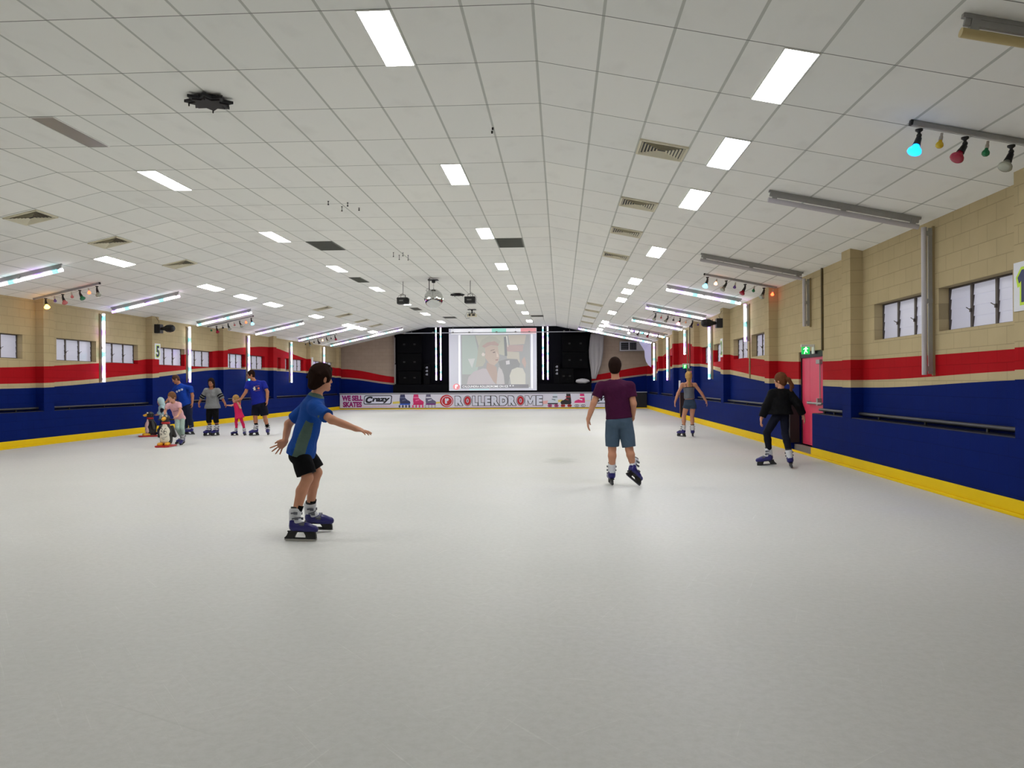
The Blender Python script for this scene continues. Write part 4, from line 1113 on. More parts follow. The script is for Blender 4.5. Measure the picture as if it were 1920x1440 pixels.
def cloth_mat(name, rgb, rgb2=None, scale=9):
    if name in MATS: return MATS[name]
    k = NT(name); tc = k.n('ShaderNodeTexCoord'); n = k.n('ShaderNodeTexNoise'); k.put(n.inputs['Vector'], tc.outputs['Object'])
    n.inputs['Scale'].default_value = scale; n.inputs['Detail'].default_value = 4; n.inputs['Distortion'].default_value = .8
    c = col(rgb); k.put(k.b.inputs['Base Color'], k.mix(n.outputs[0], tuple(x*.82 for x in c[:3]) + (1,), tuple(min(1, x*1.15) for x in c[:3]) + (1,)))
    k.b.inputs['Roughness'].default_value = .85; k.b.inputs['Specular IOR Level'].default_value = .15
    bp = k.n('ShaderNodeBump'); bp.inputs['Strength'].default_value = .6; bp.inputs['Distance'].default_value = .03
    k.put(bp.inputs['Height'], n.outputs[0]); k.put(k.b.inputs['Normal'], bp.outputs[0])
    MATS[name] = k.m
    return k.m
def skin_mat(name, rgb):
    m = mat(name, rgb, .55, noise=.08, nscale=14); m.node_tree.nodes['Principled BSDF'].inputs['Specular IOR Level'].default_value = .3
    return m
M_eyew = mat('eye_white', (225,222,215), .3); M_eyed = mat('iris_dark', (40,28,22), .3); M_lip = mat('lip', (170,90,84), .5)

# --- rental skate, built once
def build_skate():
    root = empty('skate_master')
    f = Field((-.16,-.08,.05), (.24,.08,.36), .005)
    f.cone((-.035,0,.135), (.10,0,.118), .047, .045, .02); f.cone((.10,0,.118), (.165,0,.108), .045, .038, .02)
    f.cone((-.03,0,.13), (-.035,0,.18), .046, .050, .02); f.cone((-.0,0,.15), (.07,0,.135), .042, .035, .02)
    f.cut((0,0,.085), (0,0,-1)); shell = f.mesh('skate', mat('skate_blue', (26,23,104), .3), None)
    COL.objects.unlink(shell)
    f = Field((-.12,-.09,.10), (.08,.09,.36), .005)
    f.cone((-.035,0,.16), (-.032,0,.27), .052, .058, .02, (0,1,0), .9); f.cone((-.032,0,.27), (-.024,0,.33), .058, .060, .01, (0,1,0), .9, cuts=[((0,0,.30),(.0,0,1))])
    f.cone((.0,0,.16), (.045,0,.145), .045, .035, .02)
    f.cut((0,0,.142), (-.35,0,-1)); f.cut((-.05,0,.300), (-.05,0,1)); cuff = f.mesh('boot_cuff', mat('skate_white', (206,208,214), .4), shell)
    b = MB(); b.lathe([(0,.050),(.022,.052),(.026,.046)], (-.028,0,.290), (.06,0,1), 20, k=.95); b.build('boot_liner', M_black, shell)
    b = MB()
    for (x, z, r, t) in ((-.012,.255,.060,.35), (.0,.205,.058,.5), (.055,.155,.045,.8)):
        pts = [(x + r*math.cos(a)*.85, r*math.sin(a)*.98, z + t*.02*math.cos(a)) for a in [math.radians(q) for q in range(-100, 101, 20)]]
        pts = [(px-.03 if r > .05 else px-.02, py, pz) for px, py, pz in pts]
        b.tube(pts, .008, 6)
        b.box((x-.01, r*.9, z-.012), (x+.025, r*.9+.012, z+.012)); b.box((x-.01, -r*.9-.012, z-.012), (x+.025, -r*.9, z+.012))
    b.build('buckle_strap', mat('skate_grey', (96,98,108), .4, .3), shell)
    b = MB()
    fn = lambda u, v, d: Vector((u, d, v))
    b.prism([(-.085,.088),(-.10,.05),(-.125,.022),(-.03,.018),(-.02,.05),(.0,.088)], -.018, .018, fn); b.prism([(.06,.088),(.085,.05),(.09,.018),(.19,.022),(.185,.06),(.175,.088)], -.018, .018, fn)
    b.prism([(-.125,.032),(-.12,.016),(.185,.016),(.19,.032)], -.012, .012, fn); b.prism([(-.09,.094),(-.09,.08),(.175,.08),(.175,.094)], -.03, .03, fn)
    b.build('blade_holder', M_black, shell, bevel=.003)
    b = MB(); b.prism([(-.13,.012),(-.115,.001),(-.09,0),(.16,0),(.185,.004),(.20,.016),(.19,.02),(-.12,.02)], -.002, .002, fn); b.build('blade', mat('blade_steel', (190,192,196), .25, .9), shell)
    bpy.data.objects.remove(root)
    return shell
SKATE = build_skate(); skate_used = [False]
def put_skate(parent, O, fwd, up, sc):
    x = unit(fwd); z = np.asarray(up, float) - np.dot(up, x)*x; z = unit(z); y = np.cross(z, x)
    if not skate_used[0]: o = SKATE; COL.objects.link(o); skate_used[0] = True
    else: o = copy_tree(SKATE)
    o.parent = parent; o.location = O
    o.rotation_euler = Matrix(((x[0],y[0],z[0]),(x[1],y[1],z[1]),(x[2],y[2],z[2]))).to_euler(); o.scale = (sc,)*3
    return np.array(O) + z*.20*sc - x*.035*sc, z

def person(key, label, skin, S, fat=1.0, look=(0,1,0), tilt=0.0, hair=None, top=None, legs=None, dress=None, h=.006, sk=1.0, gaze=True, hands={}, female=False, hs=None, extra=None, group=None, hem=None):
    spec = POSE[key]; J = {k: np.array(v) for k, v in spec['J'].items()}
    root = empty('person', (spec['at'][0], spec['at'][1], 0), label=label, cat='person', group=group)
    hs = hs or (.92 + .08*S if S < 1 else 1.0)
    sv = unit(J['shR'] - J['shL']); hv = unit(J['hipR'] - J['hipL'])
    spine = J['neck'] - J['pelvis']; up = unit(spine); Ls = np.linalg.norm(spine)
    sv = unit(sv - np.dot(sv, up)*up); hv = unit(hv - np.dot(hv, up)*up)
    front = np.cross(up, sv); front = unit(front)                 # right x ... gives the way the chest faces
    ank = {}
    for s_ in 'LR':
        O, fd = spec['K'][s_]; fd = np.array(fd, float)
        kn = J['kn'+s_]; upv = kn - np.array(O)
        a, z = put_skate(root, O, fd, upv, sk); ank[s_] = a
    chest = J['pelvis'] + spine*.66; waist = J['pelvis'] + spine*.34
    w = S*fat
    wc = 1.34 if not female else 1.26
    allp = np.array(list(J.values()) + list(ank.values()))
    lo, hi = allp.min(0) - .22*S - .06, allp.max(0) + .22*S + .08
    F_ = unit(look); R_ = unit(np.cross(F_, (0,0,1.0))); U_ = np.cross(R_, F_)
    hc = J['head']
    def torso(f, t, loose=0.0, k=.05):
        m = t
        f.cone(chest + up*.04*S, waist, .118*w + m, .098*w*(.92 if female else 1) + m + loose*.5, k, sv, wc)
        f.cone(waist, J['pelvis'], .098*w*(.92 if female else 1) + m + loose*.5, .112*w + m + loose, k, hv, 1.32)
        f.cone(chest + up*.10*S, J['neck'] - up*.03*S, .095*w + m, .060*S + m, k, sv, 1.3)
        for s_ in 'LR': f.cone(J['neck'] - up*.045*S, J['sh'+s_], .050*S + m, .056*S*(fat*.5+.5) + m, k*.8)
        if female:
            for q in (-1, 1): f.cone(chest + front*.085*S + sv*q*.06*S, chest + front*.10*S + sv*q*.065*S - up*.02*S, .05*S + m*.5, .05*S + m*.5, .03)
    # body
    f = Field(lo, hi, h)
    torso(f, 0)
    f.cone(J['neck'] - up*.06*S, hc - F_*.02*hs - U_*.06*hs, .060*S, .050*S, .03)
    for s_ in 'LR':
        sh, el, wr = J['sh'+s_], J['el'+s_], J['wr'+s_]
        f.cone(sh, el, .052*w**.5*S**.5, .040*S, .03); f.cone(el, wr, .041*S, .027*S, .02, bulge=.004*S)
        hp, kn, an = J['hip'+s_], J['kn'+s_], ank[s_]
        f.cone(hp, kn, .084*w, .053*S, .04, bulge=.006*S); mid = kn + (an-kn)*.32
        back = -front*.018*S
        f.cone(kn, mid + back, .053*S, .055*S, .02); f.cone(mid + back, an, .055*S, .036*S, .02); f.cone(an, an - (kn-an)*.06, .036*S, .036*S, .01)
        # gluteal and calf fullness
        f.cone(hp - front*.032*S, hp - front*.03*S - up*.03*S, .068*w, .068*w, .04)
        # hand: palm, four curled fingers, thumb from the side
        H = hands.get(s_, {}); d = unit(H.get('dir', (wr - el))); nrm = np.array(H.get('palm', sv*(-1 if s_ == 'R' else 1)), float)
        nrm = unit(nrm - np.dot(nrm, d)*d); tt = np.cross(d, nrm); 
        tf = front if 'thumb' not in H else np.array(H['thumb'], float)
        if np.dot(tt, tf) < 0: tt = -tt
        q = S*1.02; curl = H.get('curl', .45); spread = H.get('spread', .10)
        f.cone(wr - d*.01*q, wr + d*.02*q, .024*q, .022*q, .015, tt, 1.25)
        f.cone(wr + d*.025*q, wr + d*.070*q, .0135*q, .0125*q, .012, tt, 2.5)
        f.cone(wr + d*.015*q + tt*.006*q, wr + d*.052*q + tt*.006*q, .014*q, .013*q, .012, tt, 2.7)
        for i, (o_, ln) in enumerate(((.030,.072),(.010,.080),(-.010,.074),(-.029,.060))):
            base = wr + d*(.078 if i < 3 else .070)*q + tt*o_*q*1.05
            dd = unit(d + tt*(o_/.03)*spread); r = .0088*q; p = base; a0 = curl*(.6 + .12*i)
            for seg, fr in enumerate((.42,.33,.25)):
                a = a0*(seg + .4); di = unit(dd*math.cos(a) + nrm*math.sin(a)); p2 = p + di*ln*fr*q
                f.cone(p, p2, r, r*.93, .004); p = p2; r *= .93
        tb = wr + d*.022*q + tt*.024*q; td = unit(d*.75 + tt*.75 + nrm*.35); tm = tb + td*.036*q
        f.cone(tb, tm, .0130*q, .0105*q, .018); f.cone(tm, tm + unit(d*.95 + tt*.25 + nrm*.4)*.030*q, .0105*q, .0088*q, .005)
    ax = (R_, F_, U_)
    g = hs
    f.ell(hc - F_*.008*g + U_*.02*g, ax, (.074*g, .094*g, .100*g), .01)
    f.ell(hc + F_*.022*g - U_*.055*g, ax, (.056*g, .066*g, .062*g), .03)
    f.cone(hc + F_*.078*g - U_*.094*g, hc + F_*.072*g - U_*.098*g, .018*g, .018*g, .02)
    f.cone(hc + F_*.080*g + U_*.028*g - R_*.03*g, hc + F_*.080*g + U_*.028*g + R_*.03*g, .012*g, .012*g, .015)
    f.cone(hc + F_*.086*g + U_*.008*g, hc + F_*.101*g - U_*.028*g, .008*g, .0125*g, .010)
    f.cone(hc + F_*.082*g - U_*.062*g - R_*.018*g, hc + F_*.082*g - U_*.062*g + R_*.018*g, .009*g, .009*g, .008)
    for q in (-1, 1):
        f.ell(hc + R_*q*.031*g + F_*.098*g + U_*.004*g, ax, (.016*g, .014*g, .010*g), 0, True)
        f.ell(hc + R_*q*.074*g - F_*.008*g - U_*.012*g, (R_, F_, U_), (.012*g, .020*g, .032*g), .008)
    f.mesh('body', skin, root)
    # eyes and lips
    if gaze:
        for q in (-1, 1):
            b = MB(); c = hc + R_*q*.031*g + F_*.077*g + U_*.004*g
            b.sphere(c, .0120*g, 12, 8, 0); b.sphere(c + F_*.0055*g, .0085*g, 10, 6, 1); b.build('eye', [M_eyew, M_eyed], root)
        b = MB(); b.lathe([(-.02*g,.002),(-.01*g,.0065*g),(0,.006*g),(.01*g,.0065*g),(.02*g,.002)], hc + F_*.089*g - U_*.062*g, R_, 10); b.build('lips', M_lip, root)
        b = MB()
        for q in (-1, 1): b.tube([hc + R_*q*.015*g + F_*.092*g + U_*.026*g, hc + R_*q*.033*g + F_*.090*g + U_*.033*g, hc + R_*q*.05*g + F_*.078*g + U_*.026*g], .0045*g, 6)
        b.build('eyebrow', hair['mat'] if hair else M_black, root)
    # hair
    if hair:
        f = Field(lo, hi + .05, .006); t = hair.get('t', .012)
        f.ell(hc - F_*.014*g + U_*.026*g, ax, ((.076+t)*g, (.092+t)*g, (.100+t)*g), .01)
        f.ell(hc - F_*.05*g - U_*.03*g, ax, ((.066+t*.7)*g, (.05+t*.6)*g, (.06+t)*g), .02)
        f.ell(hc + F_*.135*g - U_*.055*g, ax, (.095*g, .105*g, (.112 if not hair.get('low') else .10)*g), 0, True)
        f.cone(hc + F_*.02*g - U_*.16*g, hc + F_*.02*g - U_*.075*g, .085*g, .072*g, 0, sub=True)
        if not hair.get('cover'):
            for q in (-1, 1): f.ell(hc + R_*q*.09*g + F_*.004*g - U_*.022*g, ax, (.03*g, .026*g, .036*g), 0, True)
        for a, b_, ra, rb in hair.get('add', ()):   # strands in head frame (right, forward, up)
            pa = hc + (R_*a[0] + F_*a[1] + U_*a[2])*g; pb = hc + (R_*b_[0] + F_*b_[1] + U_*b_[2])*g
            f.cone(pa, pb, ra*g, rb*g, .015)
        f.mesh('hair', hair['mat'], root)
    # clothes
    if top:
        t = top.get('t', .013); f = Field(lo, hi, h)
        torso(f, t, top.get('loose', .012))
        hm = J['pelvis'] + up*top.get('hem', -.06)*S; 
        if top.get('hem', -.06) < 0: f.cone(J['pelvis'], hm - up*.04, .112*w + t + top.get('loose', .012), .116*w + t + top.get('loose', .012), .02, hv, 1.34)
        if top.get('hunch'): f.cone(chest - front*.02, J['neck'] - up*.02, .09*S, .06*S, .03)
        f.cut(hm, -up + front*top.get('slant', 0))
        if top.get('tank'):
            f.cut(chest + up*.07*S, up)
        else:
            f.cone(J['neck'] + up*.02*S - front*(-.01), J['neck'] + up*.12*S, (.062 if not top.get('wide') else .085)*S + .004, .10*S, 0, sub=True)
            sl = top.get('sleeve', .5)
            for s_ in 'LR':
                sh, el, wr = J['sh'+s_], J['el'+s_], J['wr'+s_]
                lw = top.get('sw', .020)
                if sl <= 1:
                    e = sh + (el-sh)*sl; d = unit(el-sh)
                    f.cone(sh, e + d*.05, .056*S*(fat*.5+.5) + t, .048*S*(fat*.5+.5) + lw, .03, cuts=[(e, d)])
                else:
                    f.cone(sh, el, .056*S + t, .044*S + lw, .03); e = el + (wr-el)*(sl-1); d = unit(wr-el)
                    f.cone(el, e + d*.05, .044*S + lw, .034*S + lw*.8, .02, cuts=[(e, d)])
        o = f.mesh(top.get('name', 'shirt'), top['mat'], root, top.get('paint') and (lambda c: top['paint'](c, dict(J=J, up=up, sv=sv, front=front, chest=chest, waist=waist, S=S))))
        if top.get('decor'): top['decor'](o, dict(J=J, up=up, sv=sv, front=front, chest=chest, waist=waist, S=S, w=w, wc=wc, t=t))
    if legs:
        t = legs.get('t', .010); f = Field(lo, hi, h); ex = legs.get('flare', 0.0)
        f.cone(J['pelvis'] + up*.05*S, J['pelvis'], .104*w + t, .114*w + t, .03, hv, 1.32)
        for s_ in 'LR':
            hp, kn, an = J['hip'+s_], J['kn'+s_], ank[s_]; L_ = legs.get('to', 1.0)
            f.cone(hp - front*.032*S, hp - front*.03*S - up*.03*S, .068*w + t, .068*w + t, .04)
            if L_ <= 1:
                e = hp + (kn-hp)*L_; d = unit(kn-hp)
                f.cone(hp, e + d*.04, .084*w + t, (.084*w + (.053*S-.084*w)*L_) + t + ex, .012, cuts=[(e, d)], bulge=.006*S)
            else:
                f.cone(hp, kn, .086*w + t, .055*S + t + ex*.5, .014, bulge=.006*S); mid = kn + (an-kn)*.32 - front*.018*S
                e = kn + (an-kn)*(L_-1); d = unit(an-kn)
                f.cone(kn, mid, .055*S + t + ex*.5, .057*S + t + ex*.6, .02, cuts=[(e, d)] if L_ < 1.32 else ())
                if L_ > 1.32: f.cone(mid, an + d*.03, .057*S + t + ex*.6, .038*S + t + ex, .02, cuts=[(e, d)])
        f.cut(J['pelvis'] + up*legs.get('waist', .07)*S, up)
        f.mesh(legs.get('name', 'shorts'), legs['mat'], root)
    if dress:
        t = .012; f = Field(lo, hi, h); torso(f, t, .01)
        e = J['pelvis'] - up*.19*S
        f.cone(waist, e - up*.04, .10*w + t, .235*S + t, .03, hv, 1.15, cuts=[(e, -up)])
        f.cut(e, -up); f.cone(J['neck'] + up*.03*S, J['neck'] + up*.10*S, .075*S, .10*S, 0, sub=True)
        f.mesh('dress', dress, root)
    # socks peeping over the boots
    for s_ in 'LR':
        kn = J['kn'+s_]; an = ank[s_]; d = unit(kn-an)
        if extra and extra.get('socks'):
            b = MB(); b.lathe([(0,.046*S),(.05*S,.044*S+.002),(.085*S,.046*S+.002)], an + d*.06*S, d, 16); b.build('sock', extra['socks'], root)
    return root, dict(J=J, up=up, sv=sv, front=front, chest=chest, waist=waist, hc=hc, R=R_, F=F_, U=U_, g=g, ank=ank)
POSE = {
 'boy': {'at': [-2.379, 7.3], 'J': {'head': [0.188, 0.0, 1.458], 'neck': [0.138, 0.0, 1.302], 'pelvis': [0.0, 0.0, 0.802], 'shR': [0.172, -0.13, 1.188], 'elR': [0.355, -0.26, 1.088], 'wrR': [0.539, -0.12, 0.999], 'shL': [0.01, 0.15, 1.195], 'elL': [-0.199, 0.22, 1.027], 'wrL': [-0.208, 0.14, 0.866], 'hipR': [0.011, -0.08, 0.77], 'hipL': [-0.001, 0.08, 0.766], 'knR': [0.085, -0.1, 0.554], 'knL': [0.108, 0.1, 0.581]}, 'K': {'R': [[0.01, -0.18, 0.0], [1, -0.08, 0]], 'L': [[0.018, 0.28, 0.016], [1, 0.12, -0.06]]}},
 'man': {'at': [0.79, 11.05], 'J': {'head': [-0.052, 0.02, 1.615], 'neck': [-0.047, 0.0, 1.426], 'pelvis': [0.0, 0.0, 0.897], 'shL': [-0.243, 0.0, 1.348], 'elL': [-0.346, -0.02, 1.124], 'wrL': [-0.419, 0.0, 0.906], 'shR': [0.147, 0.0, 1.346], 'elR': [0.191, -0.05, 1.115], 'wrR': [0.189, 0.1, 0.907], 'hipL': [-0.087, 0.0, 0.847], 'hipR': [0.086, 0.0, 0.846], 'knL': [-0.094, 0.03, 0.503], 'knR': [0.133, -0.02, 0.493]}, 'K': {'L': [[-0.108, 0.08, 0.0], [-0.08, 1, 0]], 'R': [[0.151, -0.12, 0.1], [0.62, 0.55, -0.55]]}},
 'girlgrey': {'at': [3.302, 21.0], 'J': {'head': [-0.02, 0.02, 1.549], 'neck': [-0.024, 0.0, 1.391], 'pelvis': [0.0, 0.0, 0.863], 'shL': [-0.18, 0.0, 1.337], 'elL': [-0.297, 0.0, 1.111], 'wrL': [-0.366, 0.0, 0.906], 'shR': [0.138, 0.0, 1.335], 'elR': [0.299, 0.0, 1.122], 'wrR': [0.42, 0.0, 0.916], 'hipL': [-0.068, 0.0, 0.809], 'hipR': [0.081, 0.0, 0.808], 'knL': [-0.151, 0.0, 0.521], 'knR': [0.059, 0.0, 0.521]}, 'K': {'L': [[-0.188, 0.0, 0.0], [-0.55, 0.8, 0]], 'R': [[0.076, 0.0, 0.0], [0.12, 1, 0]]}},
 'girlblack': {'at': [3.632, 13.65], 'J': {'head': [0.008, 0.02, 1.425], 'neck': [0.002, 0.0, 1.257], 'pelvis': [0.0, 0.0, 0.868], 'shL': [-0.129, 0.0, 1.204], 'elL': [-0.225, 0.0, 0.992], 'wrL': [-0.309, 0.0, 0.789], 'shR': [0.149, 0.0, 1.203], 'elR': [0.273, -0.05, 1.027], 'wrR': [0.373, 0.0, 0.84], 'hipL': [-0.061, 0.0, 0.832], 'hipR': [0.069, 0.0, 0.832], 'knL': [-0.224, 0.0, 0.55], 'knR': [0.049, -0.1, 0.546]}, 'K': {'L': [[-0.175, 0.05, 0.004], [-0.85, 0.35, -0.12]], 'R': [[0.094, -0.3, 0.0], [0.2, 1, 0]]}},
 'dad': {'at': [-10.579, 22.3], 'J': {'head': [-0.289, -0.05, 1.574], 'neck': [-0.214, 0.0, 1.422], 'pelvis': [0.0, 0.0, 0.862], 'shL': [0.126, -0.03, 1.315], 'elL': [0.195, -0.05, 1.104], 'wrL': [0.2, -0.08, 0.908], 'shR': [-0.332, 0.05, 1.332], 'elR': [-0.474, 0.05, 1.105], 'wrR': [-0.54, -0.1, 0.942], 'hipL': [0.085, -0.05, 0.818], 'hipR': [-0.102, 0.05, 0.816], 'knL': [0.099, -0.05, 0.471], 'knR': [-0.049, 0.0, 0.484]}, 'K': {'L': [[0.103, 0.0, 0.0], [-1, -0.25, 0]], 'R': [[-0.147, 0.2, 0.0], [-1, -0.25, 0]]}},
 'mum': {'at': [-9.609, 21.8], 'J': {'head': [-0.023, -0.03, 1.468], 'neck': [-0.012, 0.0, 1.298], 'pelvis': [0.0, 0.0, 0.782], 'shR': [-0.171, 0.0, 1.248], 'elR': [-0.293, 0.0, 1.064], 'wrR': [-0.377, 0.0, 0.917], 'shL': [0.154, 0.0, 1.246], 'elL': [0.251, 0.0, 1.076], 'wrL': [0.348, 0.0, 0.906], 'hipR': [-0.076, 0.0, 0.739], 'hipL': [0.075, 0.0, 0.738], 'knR': [-0.099, -0.02, 0.43], 'knL': [0.105, -0.02, 0.429]}, 'K': {'R': [[-0.111, 0.0, 0.0], [-0.35, -1, 0]], 'L': [[0.101, 0.0, 0.0], [-0.3, -1, 0]]}},
 'toddler': {'at': [-8.904, 21.9], 'J': {'head': [-0.087, -0.02, 1.014], 'neck': [-0.066, 0.0, 0.902], 'pelvis': [0.0, 0.0, 0.584], 'shL': [0.026, -0.06, 0.867], 'elL': [0.087, -0.1, 0.764], 'wrL': [0.02, -0.1, 0.882], 'shR': [-0.132, 0.05, 0.864], 'elR': [-0.21, 0.0, 0.829], 'wrR': [-0.295, -0.05, 0.838], 'hipR': [-0.058, 0.03, 0.554], 'hipL': [0.042, -0.03, 0.556], 'knR': [-0.084, 0.0, 0.378], 'knL': [0.089, 0.0, 0.377]}, 'K': {'R': [[-0.102, 0.0, 0.0], [-0.7, -0.7, 0]], 'L': [[0.185, 0.0, 0.0], [0.1, -1, 0]]}},
 'glasses': {'at': [-8.303, 21.85], 'J': {'head': [-0.228, -0.02, 1.682], 'neck': [-0.139, 0.0, 1.505], 'pelvis': [0.0, 0.0, 0.908], 'shR': [-0.274, -0.08, 1.44], 'elR': [-0.322, -0.15, 1.206], 'wrR': [-0.461, -0.18, 1.002], 'shL': [0.086, 0.08, 1.437], 'elL': [0.227, 0.0, 1.201], 'wrL': [0.237, -0.05, 0.982], 'hipR': [-0.083, 0.0, 0.864], 'hipL': [0.09, 0.0, 0.864], 'knR': [-0.111, -0.03, 0.527], 'knL': [0.148, 0.0, 0.525]}, 'K': {'R': [[-0.126, 0.0, 0.0], [-0.55, -0.8, 0]], 'L': [[0.184, 0.2, 0.0], [0.25, -1, 0]]}},
 'pinkgirl': {'at': [-8.915, 18.45], 'J': {'head': [-0.107, -0.18, 1.128], 'neck': [-0.103, -0.1, 0.996], 'pelvis': [-0.058, 0.12, 0.613], 'shR': [-0.221, -0.12, 0.935], 'elR': [-0.289, -0.14, 0.799], 'wrR': [-0.219, -0.28, 0.68], 'shL': [0.001, -0.05, 0.951], 'elL': [0.062, -0.1, 0.796], 'wrL': [0.053, -0.24, 0.678], 'hipR': [-0.091, 0.08, 0.577], 'hipL': [-0.003, 0.1, 0.588], 'knR': [-0.023, -0.1, 0.398], 'knL': [0.06, -0.02, 0.394]}, 'K': {'R': [[-0.261, 0.45, 0.0], [-0.1, -1, 0]], 'L': [[0.019, 0.1, 0.01], [0.0, -1, -0.35]]}},
 'hood': {'at': [-10.947, 21.7], 'J': {'head': [-0.091, 0.0, 0.953], 'neck': [-0.059, 0.0, 0.835], 'pelvis': [0.0, 0.0, 0.511], 'shR': [-0.115, 0.05, 0.79], 'elR': [-0.105, 0.0, 0.674], 'wrR': [-0.196, 0.0, 0.6], 'shL': [0.004, -0.08, 0.793], 'elL': [0.009, -0.12, 0.663], 'wrL': [-0.107, -0.1, 0.589], 'hipR': [-0.051, 0.04, 0.48], 'hipL': [0.035, -0.04, 0.483], 'knR': [-0.077, 0.03, 0.318], 'knL': [0.024, -0.05, 0.322]}, 'K': {'R': [[-0.206, 0.1, 0.0], [-1, -0.1, 0]], 'L': [[-0.008, -0.05, 0.0], [-1, -0.15, 0]]}},
}
SK1 = skin_mat('skin_fair', (196,140,112)); SK2 = skin_mat('skin_tan', (178,120,90)); SK3 = skin_mat('skin_child', (208,154,128)); SK4 = skin_mat('skin_brown', (164,108,78))
HB = mat('hair_dark_brown', (36,22,17), .85, spec=.08, noise=.3, nscale=40, bump=.5); HBL = mat('hair_blonde', (178,140,84), .75, spec=.15, noise=.3, nscale=40, bump=.5)
HLB = mat('hair_light_brown', (112,76,50), .75, spec=.15, noise=.3, nscale=40, bump=.5); HR = mat('hair_auburn', (98,60,36), .75, spec=.15, noise=.3, nscale=40, bump=.5)
C_black = cloth_mat('cloth_black', (13,13,16)); C_navy = cloth_mat('cloth_navy', (18,20,34))
C_sock = cloth_mat('sock_black', (14,14,16))
# boy in the foreground
C_boy = cloth_mat('shirt_boy_blue', (24,72,152)); C_boyg = cloth_mat('shirt_boy_grey_panel', (84,104,96))
def boy_paint(c, d):
    # grey side panel running down the flank from under the arm
    rel = c - d['waist']; h_ = rel @ d['up']; s = rel @ d['sv']; f = rel @ d['front']
    cx = -.035 + .08*h_
    return ((s > .02) & (np.abs(f - cx) < .05 - .12*np.clip(h_ + .02, 0, .3)) & (h_ < .2) & (np.linalg.norm(c - d['J']['shR'], axis=1) > .14)).astype(int) | ((c - d['J']['neck']) @ d['up'] > -.012).astype(int)
r_, d_ = person('boy', 'boy in a blue sports shirt and black shorts gliding right with one arm forward', SK1, .90, fat=.90, look=(.70,.70,-.08), tilt=-.05, h=.006, hs=1.0, sk=.95, gaze=False,
    hair=dict(mat=HB, t=.018, add=[((0,-.06,.05),(0,-.085,-.07),.062,.045),((0,.03,.10),(.0,.075,.085),.04,.03),((.02,-.02,.115),(.05,.05,.118),.022,.008),((-.03,.0,.12),(-.02,.07,.122),.022,.008),((.0,-.07,.09),(.02,-.12,.07),.03,.01),((.05,-.05,.06),(.085,-.07,.03),.03,.012),((-.04,-.08,.04),(-.05,-.12,.0),.03,.01),((.03,-.08,.0),(.04,-.115,-.05),.03,.01),((.075,.0,.05),(.088,.03,.005),.022,.012)]),
    top=dict(mat=[C_boy, C_boyg], sleeve=.72, hem=-.06, loose=.020, t=.014, sw=.024, paint=boy_paint),
    legs=dict(mat=C_black, to=.86, flare=.022, t=.016, name='shorts'), extra=dict(socks=C_sock),
    hands={'R': dict(dir=(1,-.15,-.28), palm=(-.1,.1,-1), curl=.25, spread=.35, thumb=(.3,.9,0)), 'L': dict(dir=(-.55,-.2,-.6), palm=(-.3,1,.1), curl=.15, spread=.45, thumb=(-.6,0,.6))})
# man in maroon
C_mar = cloth_mat('shirt_maroon', (66,18,52)); C_short = cloth_mat('shorts_grey_blue', (72,90,108))
r_, d_ = person('man', 'man seen from behind in a maroon t-shirt and grey-blue shorts, skating away', SK1, 1.0, fat=1.02, look=(.12,1,-.05), h=.006, gaze=False,
    hair=dict(mat=HB, t=.014), top=dict(mat=C_mar, sleeve=.62, hem=.02, loose=.012, sw=.024, slant=0), legs=dict(mat=C_short, to=.90, flare=.020, t=.014), extra=dict(socks=C_sock),
    hands={'L': dict(dir=(-.05,0,-1), palm=(.9,-.2,0), curl=.4, thumb=(.2,1,0)), 'R': dict(dir=(-.3,.3,-1), palm=(-1,.3,0), curl=.5)})
# girl in grey top and blond ponytail
r_, d_ = person('girlgrey', 'girl with a blonde ponytail in grey strap top and slate shorts, skating away', SK1, .90, fat=.98, look=(0,1,0), h=.007, gaze=False, female=True,
    hair=dict(mat=HBL, t=.014, cover=True, add=[((0,-.10,.05),(0,-.13,-.03),.045,.045),((0,-.13,-.03),(0,-.12,-.20),.045,.03),((0,-.12,-.20),(.0,-.10,-.30),.03,.015)]),
    top=dict(mat=cloth_mat('top_grey', (108,112,122)), tank=True, hem=.13, loose=.006, t=.010, name='strap_top'),
    legs=dict(mat=cloth_mat('shorts_slate', (58,74,96)), to=.30, waist=.15, t=.014, flare=.012), extra=dict(socks=C_sock),
    hands={'L': dict(dir=(-.15,0,-1), palm=(1,0,0)), 'R': dict(dir=(.3,0,-1), palm=(-1,0,0))})
J, up, sv, front, chest = d_['J'], d_['up'], d_['sv'], d_['front'], d_['chest']
b = MB()
for q in (-1, 1):
    p0 = chest + up*.065 + sv*q*.075 - front*.10; p1 = J['neck'] - up*.005 + sv*q*.075
    b.tube([p0, (p0+p1)/2 - front*.03 + up*.02, p1], .006, 6)
b.tube([chest + up*.062 + sv*x - front*(.118 - abs(x)*.25) for x in (-.12,-.06,0,.06,.12)], .008, 6)
b.build('shoulder_strap', C_black, r_)
